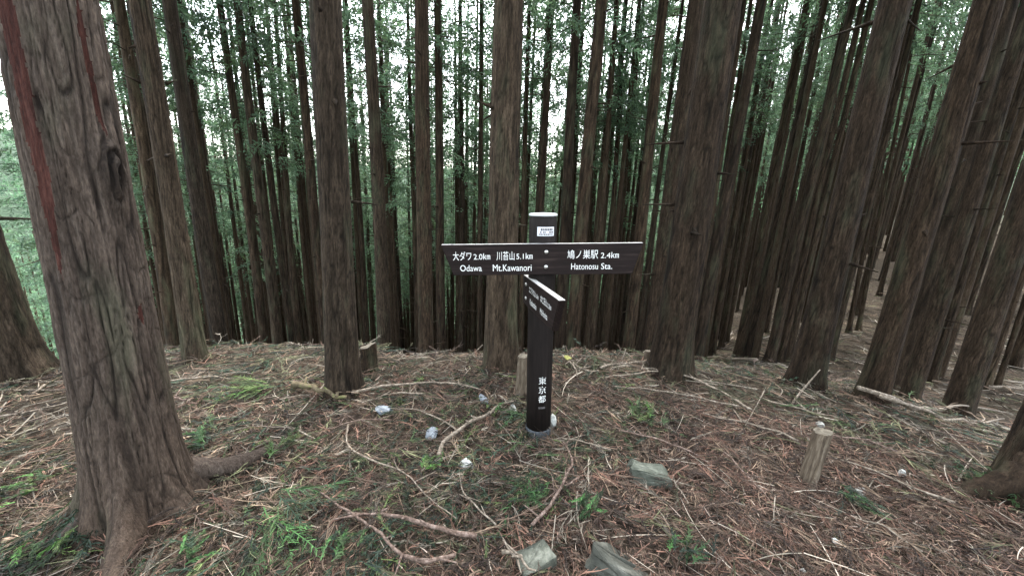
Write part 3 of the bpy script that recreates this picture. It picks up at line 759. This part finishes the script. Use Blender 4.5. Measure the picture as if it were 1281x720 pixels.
# ------------------------------------------------------------------ fallen branches, stones, stumps
BRANCHES = [
    ('thin pale curved twig arching from the mid left litter down to the centre', 0.0076, [(-1.114, 2.38), (-1.043, 2.179), (-0.951, 2.06), (-0.776, 1.963), (-0.607, 1.881), (-0.461, 1.761), (-0.338, 1.651), (-0.226, 1.566)], None),
    ('long bent grey-brown branch crossing under another branch at bottom left of centre', 0.0114, [(-0.968, 1.71), (-0.862, 1.631), (-0.772, 1.565), (-0.59, 1.449), (-0.426, 1.336), (-0.314, 1.304), (-0.215, 1.353)], None),
    ('straight peeled pinkish stick lying bottom left of centre, crossing a bent branch', 0.0155, [(-0.768, 1.565), (-0.629, 1.556), (-0.498, 1.516), (-0.317, 1.484), (-0.115, 1.451)], None),
    ('thick pale stick pointing from the signpost foot towards lower left', 0.0188, [(-0.428, 2.074), (-0.398, 2.218), (-0.298, 2.353), (-0.186, 2.481), (-0.077, 2.682), (0.035, 2.774)], None),
    ('curved reddish stick in front of the signpost, bent like a bow', 0.0117, [(0.149, 1.555), (0.211, 1.645), (0.281, 1.73), (0.357, 1.876), (0.404, 2.035), (0.412, 2.16), (0.392, 2.294)], None),
    ('long pale branch lying behind two grey stones right of the nearest straight trunk', 0.0153, [(-1.273, 2.8), (-1.11, 2.89), (-0.926, 2.953), (-0.631, 3.017), (-0.386, 3.011), (-0.225, 2.924)], None),
    ('short pale stick just below the long branch beside the blue-grey stones', 0.0099, [(-1.069, 2.778), (-0.89, 2.829), (-0.683, 2.847)], None),
    ('arched pale branch spanning in front of the big trunk right of the signpost', 0.0147, [(0.9, 3.21), (1.085, 3.292), (1.29, 3.342), (1.515, 3.421), (1.688, 3.366), (1.824, 3.173), (1.922, 3.015), (1.961, 2.782)], None),
    ('thin straight stick running below the arched branch by the big trunk', 0.0104, [(0.927, 3.106), (1.156, 3.042), (1.389, 3.0), (1.623, 2.978), (1.93, 2.85)], None),
    ('thin brown twig lying to the right of the signpost foot', 0.0085, [(0.726, 2.609), (0.831, 2.467), (0.945, 2.371), (1.141, 2.293), (1.295, 2.21)], None),
    ('long thin pale stick leading to the left side of the right-hand stake', 0.0105, [(1.553, 2.694), (1.705, 2.605), (1.85, 2.558), (1.973, 2.472), (2.073, 2.395)], None),
    ('long thin straight stick running right and down from the weathered stake', 0.0088, [(2.157, 2.295), (2.239, 2.162), (2.337, 2.045), (2.428, 1.939), (2.556, 1.84)], None),
    ('pale stick crossing the grey log diagonally at right', 0.0147, [(3.009, 3.032), (3.113, 2.945), (3.203, 2.822), (3.213, 2.642), (3.255, 2.497)], None),
    ('long weathered grey log lying before the right-hand trunks', 0.0248, [(2.949, 2.947), (3.27, 2.963), (3.685, 3.075), (6.025, 4.571), (8.451, 5.809)], None),
    ('second thinner grey pole alongside the weathered log at right', 0.0192, [(3.075, 2.866), (3.479, 2.89), (3.994, 3.015), (6.304, 4.363)], None),
    ('brown stick just above the long straight stick right of the stake', 0.0112, [(2.327, 2.461), (2.492, 2.396), (2.582, 2.311), (2.698, 2.23)], None),
    ('short pale forked stick leaning on the dark trunk right of centre', 0.0140, [(2.487, 3.027, -0.014), (2.579, 3.081, 0.068), (2.66, 3.104, 0.168), (2.754, 3.131, 0.282)], 'lean'),
    ('slim pale stick standing against the foot of the big trunk right of signpost', 0.0117, [(1.458, 3.418, -0.011), (1.483, 3.487, 0.119), (1.502, 3.514, 0.235)], 'lean'),
    ('thin long pale pole at the left edge behind the shaggy trunk, upper one', 0.0099, [(-4.531, 2.871), (-4.226, 2.85), (-3.905, 2.813), (-3.588, 2.792)], None),
    ('thin long pale pole at the left edge behind the shaggy trunk, middle one', 0.0110, [(-4.313, 2.721), (-3.999, 2.686), (-3.701, 2.677), (-3.46, 2.679)], None),
    ('thin long pale pole at the left edge behind the shaggy trunk, lowest one', 0.0127, [(-3.685, 2.282), (-3.51, 2.319), (-3.355, 2.375), (-3.197, 2.497)], None),
    ('short bent pale twig between the thin poles at the left edge', 0.0124, [(-3.584, 2.526), (-3.643, 2.615), (-3.703, 2.747)], None),
    ('short pinkish stick poking out right of the shaggy trunk', 0.0135, [(-2.524, 2.55), (-2.413, 2.531), (-2.317, 2.529)], None),
    ('thin straight stick lying on the bank right of the shaggy trunk', 0.0100, [(-2.767, 2.825), (-2.564, 2.867), (-2.275, 2.946)], None),
    ('thin tan twig on the litter below the nearest straight trunk at left', 0.0071, [(-1.744, 2.313), (-1.549, 2.285), (-1.413, 2.256), (-1.251, 2.195)], None),
    ('thin brown twig forking off the pale curved twig at left', 0.0075, [(-1.239, 2.3), (-1.106, 2.4), (-0.858, 2.517)], None),
    ('thin pale looping twig above the small whitish stone left of signpost', 0.0089, [(-0.906, 2.63), (-0.699, 2.6), (-0.521, 2.479), (-0.353, 2.341)], None),
    ('crooked thin pale twig running down from the leaf in the centre foreground', 0.0060, [(-0.279, 1.957), (-0.229, 1.763), (-0.141, 1.637), (-0.033, 1.547)], None),
    ('thick mossy brown branch piece at the foot of the nearest straight trunk', 0.0355, [(-1.781, 2.841), (-1.641, 2.814), (-1.432, 2.724), (-1.242, 2.666)], None),
    ('crooked pale root-like twig right behind the signpost, left one', 0.0158, [(0.562, 3.706), (0.61, 3.458), (0.64, 3.242)], None),
    ('crooked pale twig looping right behind the signpost, right one', 0.0118, [(0.628, 3.695), (0.641, 3.451), (0.752, 3.326), (0.862, 3.38)], None),
    ('pale stick lying between the signpost and the big right trunk', 0.0161, [(0.883, 3.409), (1.115, 3.542), (1.44, 3.665)], None),
    ('white slender log lying behind the row of trunks right of centre', 0.0817, [(9.382, 18.887), (8.209, 13.87), (7.489, 10.773)], None),
    ('white short log lying at the far right behind the trunks', 0.0606, [(12.086, 8.835), (12.712, 8.901), (13.183, 8.826)], None),
    ('pale lichen-covered stick end at the bottom edge below the centre', 0.0124, [(0.004, 1.395), (0.066, 1.362), (0.145, 1.297)], None),
    ('thin twig lying under the curved reddish stick near the bottom', 0.0059, [(0.215, 1.698), (0.402, 1.864), (0.437, 1.908)], None),
    ('thin vertical twig before the dark slab stone at the bottom', 0.0057, [(0.404, 1.772), (0.374, 1.633), (0.378, 1.547), (0.396, 1.444)], None),
    ('thin dark twig on the reddish litter at lower right', 0.0072, [(1.477, 2.25), (1.464, 2.044), (1.464, 1.853), (1.433, 1.705)], None),
    ('thin pale twig above the grey block stone', 0.0071, [(0.318, 2.323), (0.532, 2.271), (0.694, 2.219)], None),
    ('tan twig lying across the litter right of the grey block stone', 0.0069, [(0.991, 1.946), (0.998, 1.829), (1.0, 1.752)], None),
    ('thin bleached twig on the dark litter at the lower right corner', 0.0062, [(1.846, 1.708), (1.953, 1.637), (2.046, 1.524)], None),
    ('thin bleached twig beyond the stake at right centre', 0.0099, [(2.234, 2.961), (2.398, 2.814), (2.61, 2.675)], None),
    ('short white stick standing in the litter under the signpost arm, right of it', 0.0128, [(1.194, 3.767, -0.013), (1.251, 3.841, 0.124)], 'lean'),
    ('thin pale stick leaning over the bank behind the signpost at left', 0.0127, [(-0.439, 3.733, -0.02), (-0.288, 3.807, 0.119)], 'lean'),
]
STONES = [
    ('flat angular grey-green stone at the bottom, left of the dark slab', (0.149, 1.395), (0.204, 0.124), 'g'),
    ('large dark slab stone cut off by the bottom edge', (0.524, 1.369), (0.324, 0.158), 'd'),
    ('grey block stone with moss on top in the right foreground', (0.893, 2.023), (0.267, 0.148), 'b'),
    ('whitish flat stone like a shell left of the signpost foot', (-0.228, 2.050), (0.150, 0.100), 'w'),
    ('small blue-grey stone in the litter left of the signpost', (-0.521, 2.345), (0.146, 0.090), 'l'),
    ('blue-grey stone beside the long pale branch, left one', (-0.960, 2.665), (0.175, 0.075), 'l'),
    ('blue-grey stone at the right end of the long pale branch', (-0.191, 2.833), (0.145, 0.086), 'l'),
    ('pale stone touching the left end of the thick stick by the signpost', (0.049, 2.722), (0.102, 0.102), 'w'),
    ('pale pointed stone standing right behind the signpost foot', (0.348, 2.531), (0.096, 0.179), 'w'),
    ('small white stone on the red litter right of the stake', (2.143, 1.968), (0.106, 0.044), 'w'),
    ('small white stone farther right beyond the stake', (2.540, 2.118), (0.067, 0.051), 'w'),
    ('small white pebble in the lower right foreground', (1.664, 1.565), (0.064, 0.036), 'w'),
    ("white chip on the stake's right shoulder in the litter", (2.440, 2.651), (0.087, 0.056), 'w'),
    ('tiny pale pebble at the bottom right edge of the litter', (1.381, 1.410), (0.040, 0.026), 'w'),
]
SPRIGS = [
    ('large drooping dark green cedar spray at lower left of centre', (-1.137, 1.572), (-0.847, 1.334), 1.30),
    ('green cedar spray hanging beside the left foot of the shaggy trunk', (-2.084, 1.578), (-1.895, 1.339), 1.30),
    ('bright green cedar spray at the bottom left corner', (-2.038, 1.364), (-2.076, 1.281), 1.00),
    ('bright green tufted spray below the thin twig at left centre', (-1.400, 2.040), (-1.353, 2.206), 1.00),
    ('fresh green spray on the bank left of the nearest straight trunk', (-1.937, 2.766), (-2.257, 2.764), 1.00),
    ('green cedar spray against the left foot of the signpost', (0.111, 2.596), (-0.071, 2.552), 1.10),
    ('rounded dark green spray in front of the signpost at left', (0.172, 1.862), (0.053, 1.738), 1.20),
    ('green spray just right of the bow-shaped stick', (0.465, 1.681), (0.377, 1.594), 0.90),
    ('grass-green upright spray in the middle ground right of the signpost', (1.015, 2.587), (1.132, 2.796), 1.00),
    ('deep green spray at the foot of the rightmost trunk', (3.049, 2.120), (2.927, 1.870), 1.30),
    ('green spray lying on the red litter right of the weathered stake', (2.003, 1.895), (1.976, 1.730), 1.00),
    ('small vivid green sprig in the centre foreground', (-0.447, 1.933), (-0.430, 2.037), 0.60),
    ('green spray low at the bottom, left of the bent branch tip', (-0.694, 1.306), (-0.692, 1.407), 0.90),
    ('small green sprig beside the red litter at the bottom right of the slab', (0.824, 1.422), (0.934, 1.500), 0.80),
    ('pale green spray on the left edge before the shaggy trunk', (-2.547, 1.712), (-2.650, 1.674), 1.00),
    ('small green sprig at the right root of the shaggy trunk', (-1.364, 1.305), (-1.388, 1.366), 0.70),
    ('green spray on the litter just right of the shaggy trunk', (-1.899, 2.119), (-2.091, 2.244), 1.00),
]

for i, (lab, rad, P, mode) in enumerate(BRANCHES):
    rs = np.random.RandomState(900+i)
    e = bpy.data.objects.new("fallen_branch", None); COL.objects.link(e)
    if mode is None:
        pts = smooth_path([(a, b, 0) for a, b in P], max(14, 4*len(P)))
        pts[:, 2] = terr(pts[:, 0], pts[:, 1])
        # a stick bridges the hollows: keep the straight line between its ends where that lies higher
        k = np.linspace(0, 1, len(pts)); ch = pts[0, 2]*(1-k)+pts[-1, 2]*k
        if 'log' in lab or 'pole' in lab: pts[:, 2] = ch+max(0, (pts[:, 2]-ch).max()); pts[:, 2] += rad+.02
        else: pts[:, 2] = np.maximum(pts[:, 2], ch-.01)+rad+.050+.016*np.sin(k*3.14)+.020*(vnoise(k*5+i*3, k*0, 61)-.6)
        wv = .5 if ('log' in lab or 'pole' in lab) else 1.8
        pts[:, 0] += (vnoise(k*6+i*5, k*0+1, 62)-.5)*rad*wv; pts[:, 1] += (vnoise(k*6+i*5, k*0+9, 63)-.5)*rad*wv
        pts[:, :2] += rs.randn(len(pts), 2)*rad*.1*wv
    else:
        pts = smooth_path(P, 16); pts[0, 2] -= .05
    n = len(pts); base = pts[0].copy()
    r_ = rad*.68*np.linspace(1.15, .5, n)
    if rs.rand() < .4: r_ = r_[::-1]
    V, F_ = tube(pts-base, r_, 8, seed=i, knob=.07)
    m = STICKMOSS if 'mossy' in lab else (STICKRED if ('reddish' in lab or 'pinkish' in lab or 'brown' in lab) else STICK)
    e.location = base
    tag(e, lab, "branch", "fallen branches and sticks in the litter")
    link("stem", mesh("stem", V, F_, m), e)
    if rad > .005 and mode is None:
        for q in range(5):
            j = rs.randint(2, n-2); a = rs.rand()*6.28; L = .03+.11*rs.rand()**2
            p0 = pts[j]-base; p1 = p0+np.array([math.cos(a)*L, math.sin(a)*L, .02+.02*rs.rand()])
            v, f = tube([p0, (p0+p1)/2, p1], [rad*.45, rad*.35, rad*.2], 5, seed=q)
            link("side_twig", mesh("side_twig", v, f, m), e)

def stone(lab, xy, wh, kind, i):
    rs = np.random.RandomState(400+i); W, Hh = wh
    b = bmesh.new()
    blocky = kind in 'gdb'
    for q in range(8 if blocky else 18):
        if blocky: p = np.array([1-2*(q & 1), 1-2*((q >> 1) & 1), 1-2*((q >> 2) & 1)])*rs.uniform(.62, 1.05, 3)
        else: p = rs.randn(3); p /= np.linalg.norm(p)
        b.verts.new((p[0]*W*.5, p[1]*W*.36, p[2]*Hh*(.42 if blocky else .5)))
    r = bmesh.ops.convex_hull(b, input=b.verts[:])
    bmesh.ops.delete(b, geom=[g for g in r['geom_interior'] if isinstance(g, bmesh.types.BMVert)], context='VERTS')
    bmesh.ops.bevel(b, geom=b.edges[:], offset=W*.018, segments=1, affect='EDGES')
    bmesh.ops.triangulate(b, faces=b.faces[:]); bmesh.ops.subdivide_edges(b, edges=b.edges[:], cuts=2)
    for v in b.verts:
        c = v.co/W
        v.co += Vector((float(vnoise(c.y*5+i, c.z*5, 51))-.5, float(vnoise(c.x*5+i, c.z*5, 52))-.5, float(vnoise(c.x*5+i, c.y*5, 53))-.5))*W*.13+Vector(rs.randn(3)*W*.006)
    z = float(terr(*xy))
    o = bm_link("stone", b, STONE[kind], None, (xy[0], xy[1], z+Hh*.06+.018))
    o.rotation_euler = (rs.randn()*.12, rs.randn()*.12, rs.rand()*6.28)
    if blocky: o.rotation_euler = {'g': (R(14), R(-10), R(24)), 'd': (R(-28), R(16), R(-30)), 'b': (R(-8), R(6), R(-8))}[kind]
    tag(o, lab, "stone", "stones lying in the litter")
    return o
for i, s in enumerate(STONES): stone(s[0], s[1], (s[2][0]*.88, s[2][1]*.9), s[3], i)

def stump(lab, xy, r, h, mbark, mcut, lean=(0, 0), seed=0, slope=.0, name="stump"):
    rs = np.random.RandomState(seed); z = float(terr(*xy))
    e = bpy.data.objects.new(name, None); COL.objects.link(e); e.location = (xy[0], xy[1], z); e.rotation_euler = (lean[0], lean[1], rs.rand()*6.28*0)
    tag(e, lab, "stump" if name == "stump" else "stake")
    zs = np.concatenate([np.linspace(-.15, h-.006, 26)]); nt_ = 48
    V, tint, TH, Z = trunk_verts(r*2, 30, seed+50, nt_, zs, .02, .12, r*.09, None, .12, .1, fiss=2.5)
    V[-nt_:, 2] += slope*V[-nt_:, 0]+r*.22*(vnoise(TH[-1]/6.283*16, TH[-1]*0+seed, 29)-.5)
    link("stem", mesh("stem", V, grid_faces(len(zs), nt_), mbark, tint), e)
    top = V[-nt_:]; c = top.mean(0)
    rings = [c+(top-c)*s+[0, 0, .003*rs.randn()] for s in (1., .8, .5, .2)]
    Vc = np.concatenate(rings+[c[None]])
    f = [grid_faces(4, nt_), np.stack([np.arange(nt_)+3*nt_, (np.arange(nt_)+1) % nt_+3*nt_, np.full(nt_, 4*nt_)], -1)]
    link("cut_top", mesh("cut_top", Vc, f, mcut, None, False), e)
    return e
stump("short cut stump with a pale top beside the nearest straight trunk", (-1.320, 3.311), .072, .25, BARK, CUT, (0, 0), 1, .35)
stump("pale weathered stake half hidden behind the signpost", (0.115, 3.006), .052, .34, WEATHER, CUT, (0, R(1)), 2, .1, "stake")
stump("tiny stump with a bright yellow-green cut top right behind the signpost", (0.571, 3.576), .036, .12, WEATHER, CUTY, (R(12), R(6)), 3, 0)
stump("small grey cut stub at the left foot of the biggest dark trunk", (1.480, 3.833), .030, .13, WEATHER, CUT, (0, R(4)), 4, .1)
stump("weathered wooden stake stump standing alone in the right foreground", (1.901, 2.058), .047, .36, WEATHER, CUT, (R(-2), R(5)), 5, .25, "stake")

# ------------------------------------------------------------------ litter
def ribbons(P0, D0, L, W, curl, col, nseg=3, rs=None, updir=None):
    """N tapered strands starting at P0 along D0, bending by curl (N,3)"""
    n = len(P0); t = np.linspace(0, 1, nseg+1)
    C = P0[:, None]+D0[:, None]*(L[:, None]*t[None])[..., None]+curl[:, None]*(L[:, None]*t[None]**2)[..., None]
    sd = np.cross(D0, np.array([0, 0, 1.])+.7*rs.randn(n, 3)); sd /= np.linalg.norm(sd, axis=1)[:, None]+1e-9
    wt = W[:, None]*(1-.65*t[None]**2)
    A = C-sd[:, None]*wt[..., None]*.5; B = C+sd[:, None]*wt[..., None]*.5
    V = np.stack([A, B], 2).reshape(-1, 3)
    i = (np.arange(n)*(2*(nseg+1)))[:, None]; k = np.arange(nseg)[None]*2
    Q = np.stack([i+k, i+k+1, i+k+3, i+k+2], -1).reshape(-1, 4)
    return V, Q, np.repeat(col, 2*(nseg+1), 0)
def clear_of_trunks(x, y, margin=.0):
    ok = np.hypot(x-px_, y-py_) > PR
    for (tx, ty, tz, lx, ly, d) in TREES.values():
        if tx*tx+ty*ty < 80: ok &= np.hypot(x-tx, y-ty) > d*.5+margin
    return ok
def scatter(n, r0_, r1_, a0, a1, rs, pw=1.):
    """points on the ground, denser close by when pw > 1"""
    az = R(a0)+R(a1-a0)*rs.rand(n); u = rs.rand(n)**pw
    r = np.sqrt(r0_**2+u*(r1_**2-r0_**2)); x, y = r*np.sin(az), r*np.cos(az)
    ok = clear_of_trunks(x, y); return x[ok], y[ok]
def sprays(x, y, rs, palette, L0, L1, K, w0, w1, lift=.05, pick=None, az=None, tiltup=.12, frond=0.):
    """cedar sprays lying on the ground: an axis with ropey side strands"""
    n = len(x); z = terr(x, y)
    a = rs.rand(n)*6.283 if az is None else az
    L = L0+(L1-L0)*rs.rand(n); D = np.stack([np.cos(a), np.sin(a), tiltup*rs.randn(n)+.03], -1)
    h = lift*rs.rand(n)**1.6
    base = np.stack([x, y, z+h+.006], -1)
    cur = np.stack([-np.sin(a), np.cos(a), np.zeros(n)], -1)*(.5*rs.randn(n))[:, None]
    cur[:, 2] -= .06+.1*rs.rand(n)
    pal = np.array(palette); ci = rs.randint(len(pal), size=n) if pick is None else pick
    col = pal[ci]*(.30+1.25*rs.rand(n, 1)**1.7)
    Vs, Qs, Ts = [], [], []; off = 0
    V, Q, T_ = ribbons(base, D, L, np.full(n, w1), cur, col*.85, 4, rs); Vs.append(V); Qs.append(Q); Ts.append(T_); off += len(V)
    t = .08+.9*rs.rand(n, K); s = rs.choice([-1., 1.], (n, K))
    p = base[:, None]+D[:, None]*(L[:, None]*t)[..., None]+cur[:, None]*(L[:, None]*t*t)[..., None]
    dir0 = D[:, None]+2*cur[:, None]*t[..., None]
    sd = np.stack([-dir0[..., 1], dir0[..., 0], np.zeros((n, K))], -1)
    d = dir0+sd*(s*(.35+.6*rs.rand(n, K)+.5*frond))[..., None]+rs.randn(n, K, 3)*[.15, .15, .13]
    d /= np.linalg.norm(d, axis=-1)[..., None]
    l = L[:, None]*(.28+.35*rs.rand(n, K))*(1.15-.6*t)*(1-.55*frond)
    cu = -sd*(s*(.15+.3*rs.rand(n, K)))[..., None]+rs.randn(n, K, 3)*[.12, .12, .10]; cu[..., 2] -= .10
    c2 = np.repeat(col[:, None], K, 1)*(.45+1.15*rs.rand(n, K, 1)**1.7)
    V, Q, T_ = ribbons(p.reshape(-1, 3), d.reshape(-1, 3), l.reshape(-1), (w0+(w1-w0)*rs.rand(n*K)), cu.reshape(-1, 3), c2.reshape(-1, 3), 3, rs)
    Vs.append(V); Qs.append(Q+off); Ts.append(T_)
    V = np.concatenate(Vs); gz = terr(V[:, 0], V[:, 1])+.003
    V[:, 2] = np.where(V[:, 2] < gz, gz+.25*np.minimum(gz-V[:, 2], .03), V[:, 2])
    return V, np.concatenate(Qs), np.concatenate(Ts)
def join(parts):
    off = 0; V, Q, T_ = [], [], []
    for v, q, t in parts: V.append(v); Q.append(q+off); T_.append(t); off += len(v)
    return np.concatenate(V), np.concatenate(Q), np.concatenate(T_)
RED = (.140, .076, .053); BRN = (.105, .071, .050); TAN = (.200, .143, .098); GRY = (.190, .164, .128); DRK = (.045, .030, .023); OLV = (.105, .105, .055)
GRN = (.046, .080, .028); DGR = (.026, .050, .026); YGR = (.10, .14, .045); BLG = (.036, .068, .042)
rs = np.random.RandomState(21)
def red_zone(x, y):
    """the red-brown shredded bark lies in the right foreground"""
    return np.clip(.5+(x-.35)*.9-(y-1.75)*1.1, 0, 1)
parts = []
x, y = scatter(6200, .75, 3.4, -72, 72, rs); q = red_zone(x, y)
pick = np.where(rs.rand(len(x)) < .35+.35*q, rs.choice([0, 1, 4], len(x)), rs.choice([1, 2, 3, 5, 1], len(x)))
parts.append(sprays(x, y, rs, [RED, BRN, TAN, GRY, DRK, OLV], .09, .26, 11, .0020, .0046, .055, pick))
x, y = scatter(4000, 3.4, 6.6, -64, 68, rs)
parts.append(sprays(x, y, rs, [BRN, TAN, GRY, BRN, OLV, RED, DRK, OLV], .12, .32, 10, .003, .006, .08))
x, y = scatter(3800, 6.6, 34, 12, 66, rs, 1.25)
parts.append(sprays(x, y, rs, [TAN, GRY, DRK, OLV, BRN, OLV, BRN], .30, .7, 6, .012, .026, .10))
for (tx, ty, tz, lx, ly, d_) in list(TREES.values()):                     # sprays caught round the feet of the trees
    if math.hypot(tx, ty) > 8: continue
    n = 34; a = rs.rand(n)*6.283; q = d_*.5+.02+.22*rs.rand(n)**1.5
    parts.append(sprays(tx+q*np.cos(a), ty+q*np.sin(a), rs, [BRN, RED, DRK, OLV, TAN], .10, .24, 11, .0024, .005, .09))
V, Q, T_ = join(parts)
tag(link("needle_litter", mesh("needle_litter", V, Q, LITTER, T_, False)), "tangle of dead brown cedar sprays covering the forest floor", "litter", kind="stuff")

parts = []
x, y = scatter(3300, .75, 3.6, -72, 72, rs)
k = vnoise(x*1.7+5, y*1.7+3, 31)*(1-.75*red_zone(x, y)) > .37
x, y = x[k], y[k]
parts.append(sprays(x, y, rs, [GRN, DGR, BLG, DGR, OLV, YGR], .09, .22, 21, .0028, .0055, .06, frond=1.))
x, y = scatter(3000, 3.4, 6.4, -64, 66, rs)
k = vnoise(x*1.3+5, y*1.3+3, 32) > .44; x, y = x[k], y[k]
parts.append(sprays(x, y, rs, [GRN, DGR, BLG, OLV, OLV], .14, .30, 16, .004, .007, .08, frond=.8))
V, Q, T_ = join(parts)
tag(link("green_sprays", mesh("green_sprays", V, Q, GREEN, T_, False)), "fresh green cedar sprays strewn thinly over the brown litter", "litter", kind="stuff")

parts = []
def chips(x, y, rs, pal, l0, l1, w0, w1, lift, p=None):
    n = len(x); a = rs.rand(n)*6.283; z = terr(x, y)+.004+lift*rs.rand(n)
    D = np.stack([np.cos(a), np.sin(a), .22*rs.randn(n)], -1); pal = np.array(pal)
    ci = rs.randint(len(pal), size=n) if p is None else rs.choice(len(pal), n, p=p)
    L = l0+(l1-l0)*rs.rand(n)
    cu = np.stack([-np.sin(a), np.cos(a), np.zeros(n)], -1)*(.35*rs.randn(n))[:, None]
    return ribbons(np.stack([x, y, z], -1), D, L, w0+(w1-w0)*rs.rand(n), cu, pal[ci]*(.40+1.15*rs.rand(n, 1)**1.5), 2, rs)
x, y = scatter(70000, .75, 3.6, -72, 72, rs); k = rs.rand(len(x)) < .30+.7*red_zone(x, y); x, y = x[k], y[k]
parts.append(chips(x, y, rs, [RED, (.175, .108, .080), BRN, TAN, (.32, .25, .20), DRK], .018, .07, .002, .006, .03, [.27, .22, .2, .1, .06, .15]))
x, y = scatter(16000, 3.0, 6.5, -66, 68, rs)
parts.append(chips(x, y, rs, [BRN, TAN, GRY, RED], .03, .12, .003, .008, .04))
V, Q, T_ = join(parts)
tag(link("bark_chips", mesh("bark_chips", V, Q, LITTER, T_, False)), "reddish shredded bark and loose needles on the ground at lower right", "litter", kind="stuff")

# thin twigs too many to count
parts = []
def twigs(x, y, rs, l0, l1, w, pal):
    n = len(x); a = rs.rand(n)*6.283; L = l0+(l1-l0)*rs.rand(n)**1.8; pal = np.array(pal)
    D = np.stack([np.cos(a), np.sin(a), .05*rs.randn(n)], -1)
    P = np.stack([x, y, terr(x, y)+.02+.05*rs.rand(n)], -1)
    e = P+D*L[:, None]; D[:, 2] += (terr(e[:, 0], e[:, 1])+.03-e[:, 2])/L
    cu = np.stack([-np.sin(a), np.cos(a), .1*rs.randn(n)], -1)*(.22*rs.randn(n))[:, None]
    col = pal[rs.randint(len(pal), size=n)]*(.7+.6*rs.rand(n, 1)); W = w*(.6+.8*rs.rand(n))
    st_ = np.random.RandomState(3); A = ribbons(P, D, L, W, cu, col, 5, st_)
    B = ribbons(P+[0, 0, .0], D, L, W, cu, col*.9, 5, np.random.RandomState(4))
    return [A, B]
x, y = scatter(420, .8, 3.6, -70, 70, rs); parts += twigs(x, y, rs, .08, .45, .0042, [GRY, TAN, BRN, (.36, .31, .25)])
x, y = scatter(520, 3.4, 7, -64, 68, rs); parts += twigs(x, y, rs, .15, .9, .008, [GRY, TAN, (.34, .29, .23)])
x, y = scatter(600, 7, 24, 18, 66, rs); parts += twigs(x, y, rs, .4, 1.8, .022, [GRY, TAN, (.48, .43, .36)])
V, Q, T_ = join(parts)
tag(link("twig_litter", mesh("twig_litter", V, Q, LITTER, T_, False)), "thin pale twigs scattered all over the forest floor", "litter", kind="stuff")

# single green sprays one can pick out
for i, (lab, a, b, s) in enumerate(SPRIGS):
    rs = np.random.RandomState(600+i)
    n = 8+int(5*s); ax, ay = b[0]-a[0], b[1]-a[1]; L = math.hypot(ax, ay); az = math.atan2(ay, ax)
    L = min(max(L, .12), .42)
    xs = a[0]+rs.randn(n)*.05*s; ys = a[1]+rs.randn(n)*.05*s
    pal = [GRN, YGR, (.07, .15, .035)] if ('bright' in lab or 'vivid' in lab or 'fresh' in lab or 'grass' in lab or 'pale' in lab) else [GRN, DGR, (.05, .12, .035)]
    V, Q, T_ = sprays(xs, ys, rs, pal, L*.7, L*1.05, 34, .0030, .0062, .05, None, az+rs.randn(n)*.45, .10, frond=.8)
    V[:, 2] += .055
    c = np.array([a[0], a[1], float(terr(*a))])
    tag(link("cedar_sprig", mesh("cedar_sprig", V-c, Q, GREEN, T_, False), None, tuple(c)), lab, "sprig", "green cedar sprays that stand out of the litter")
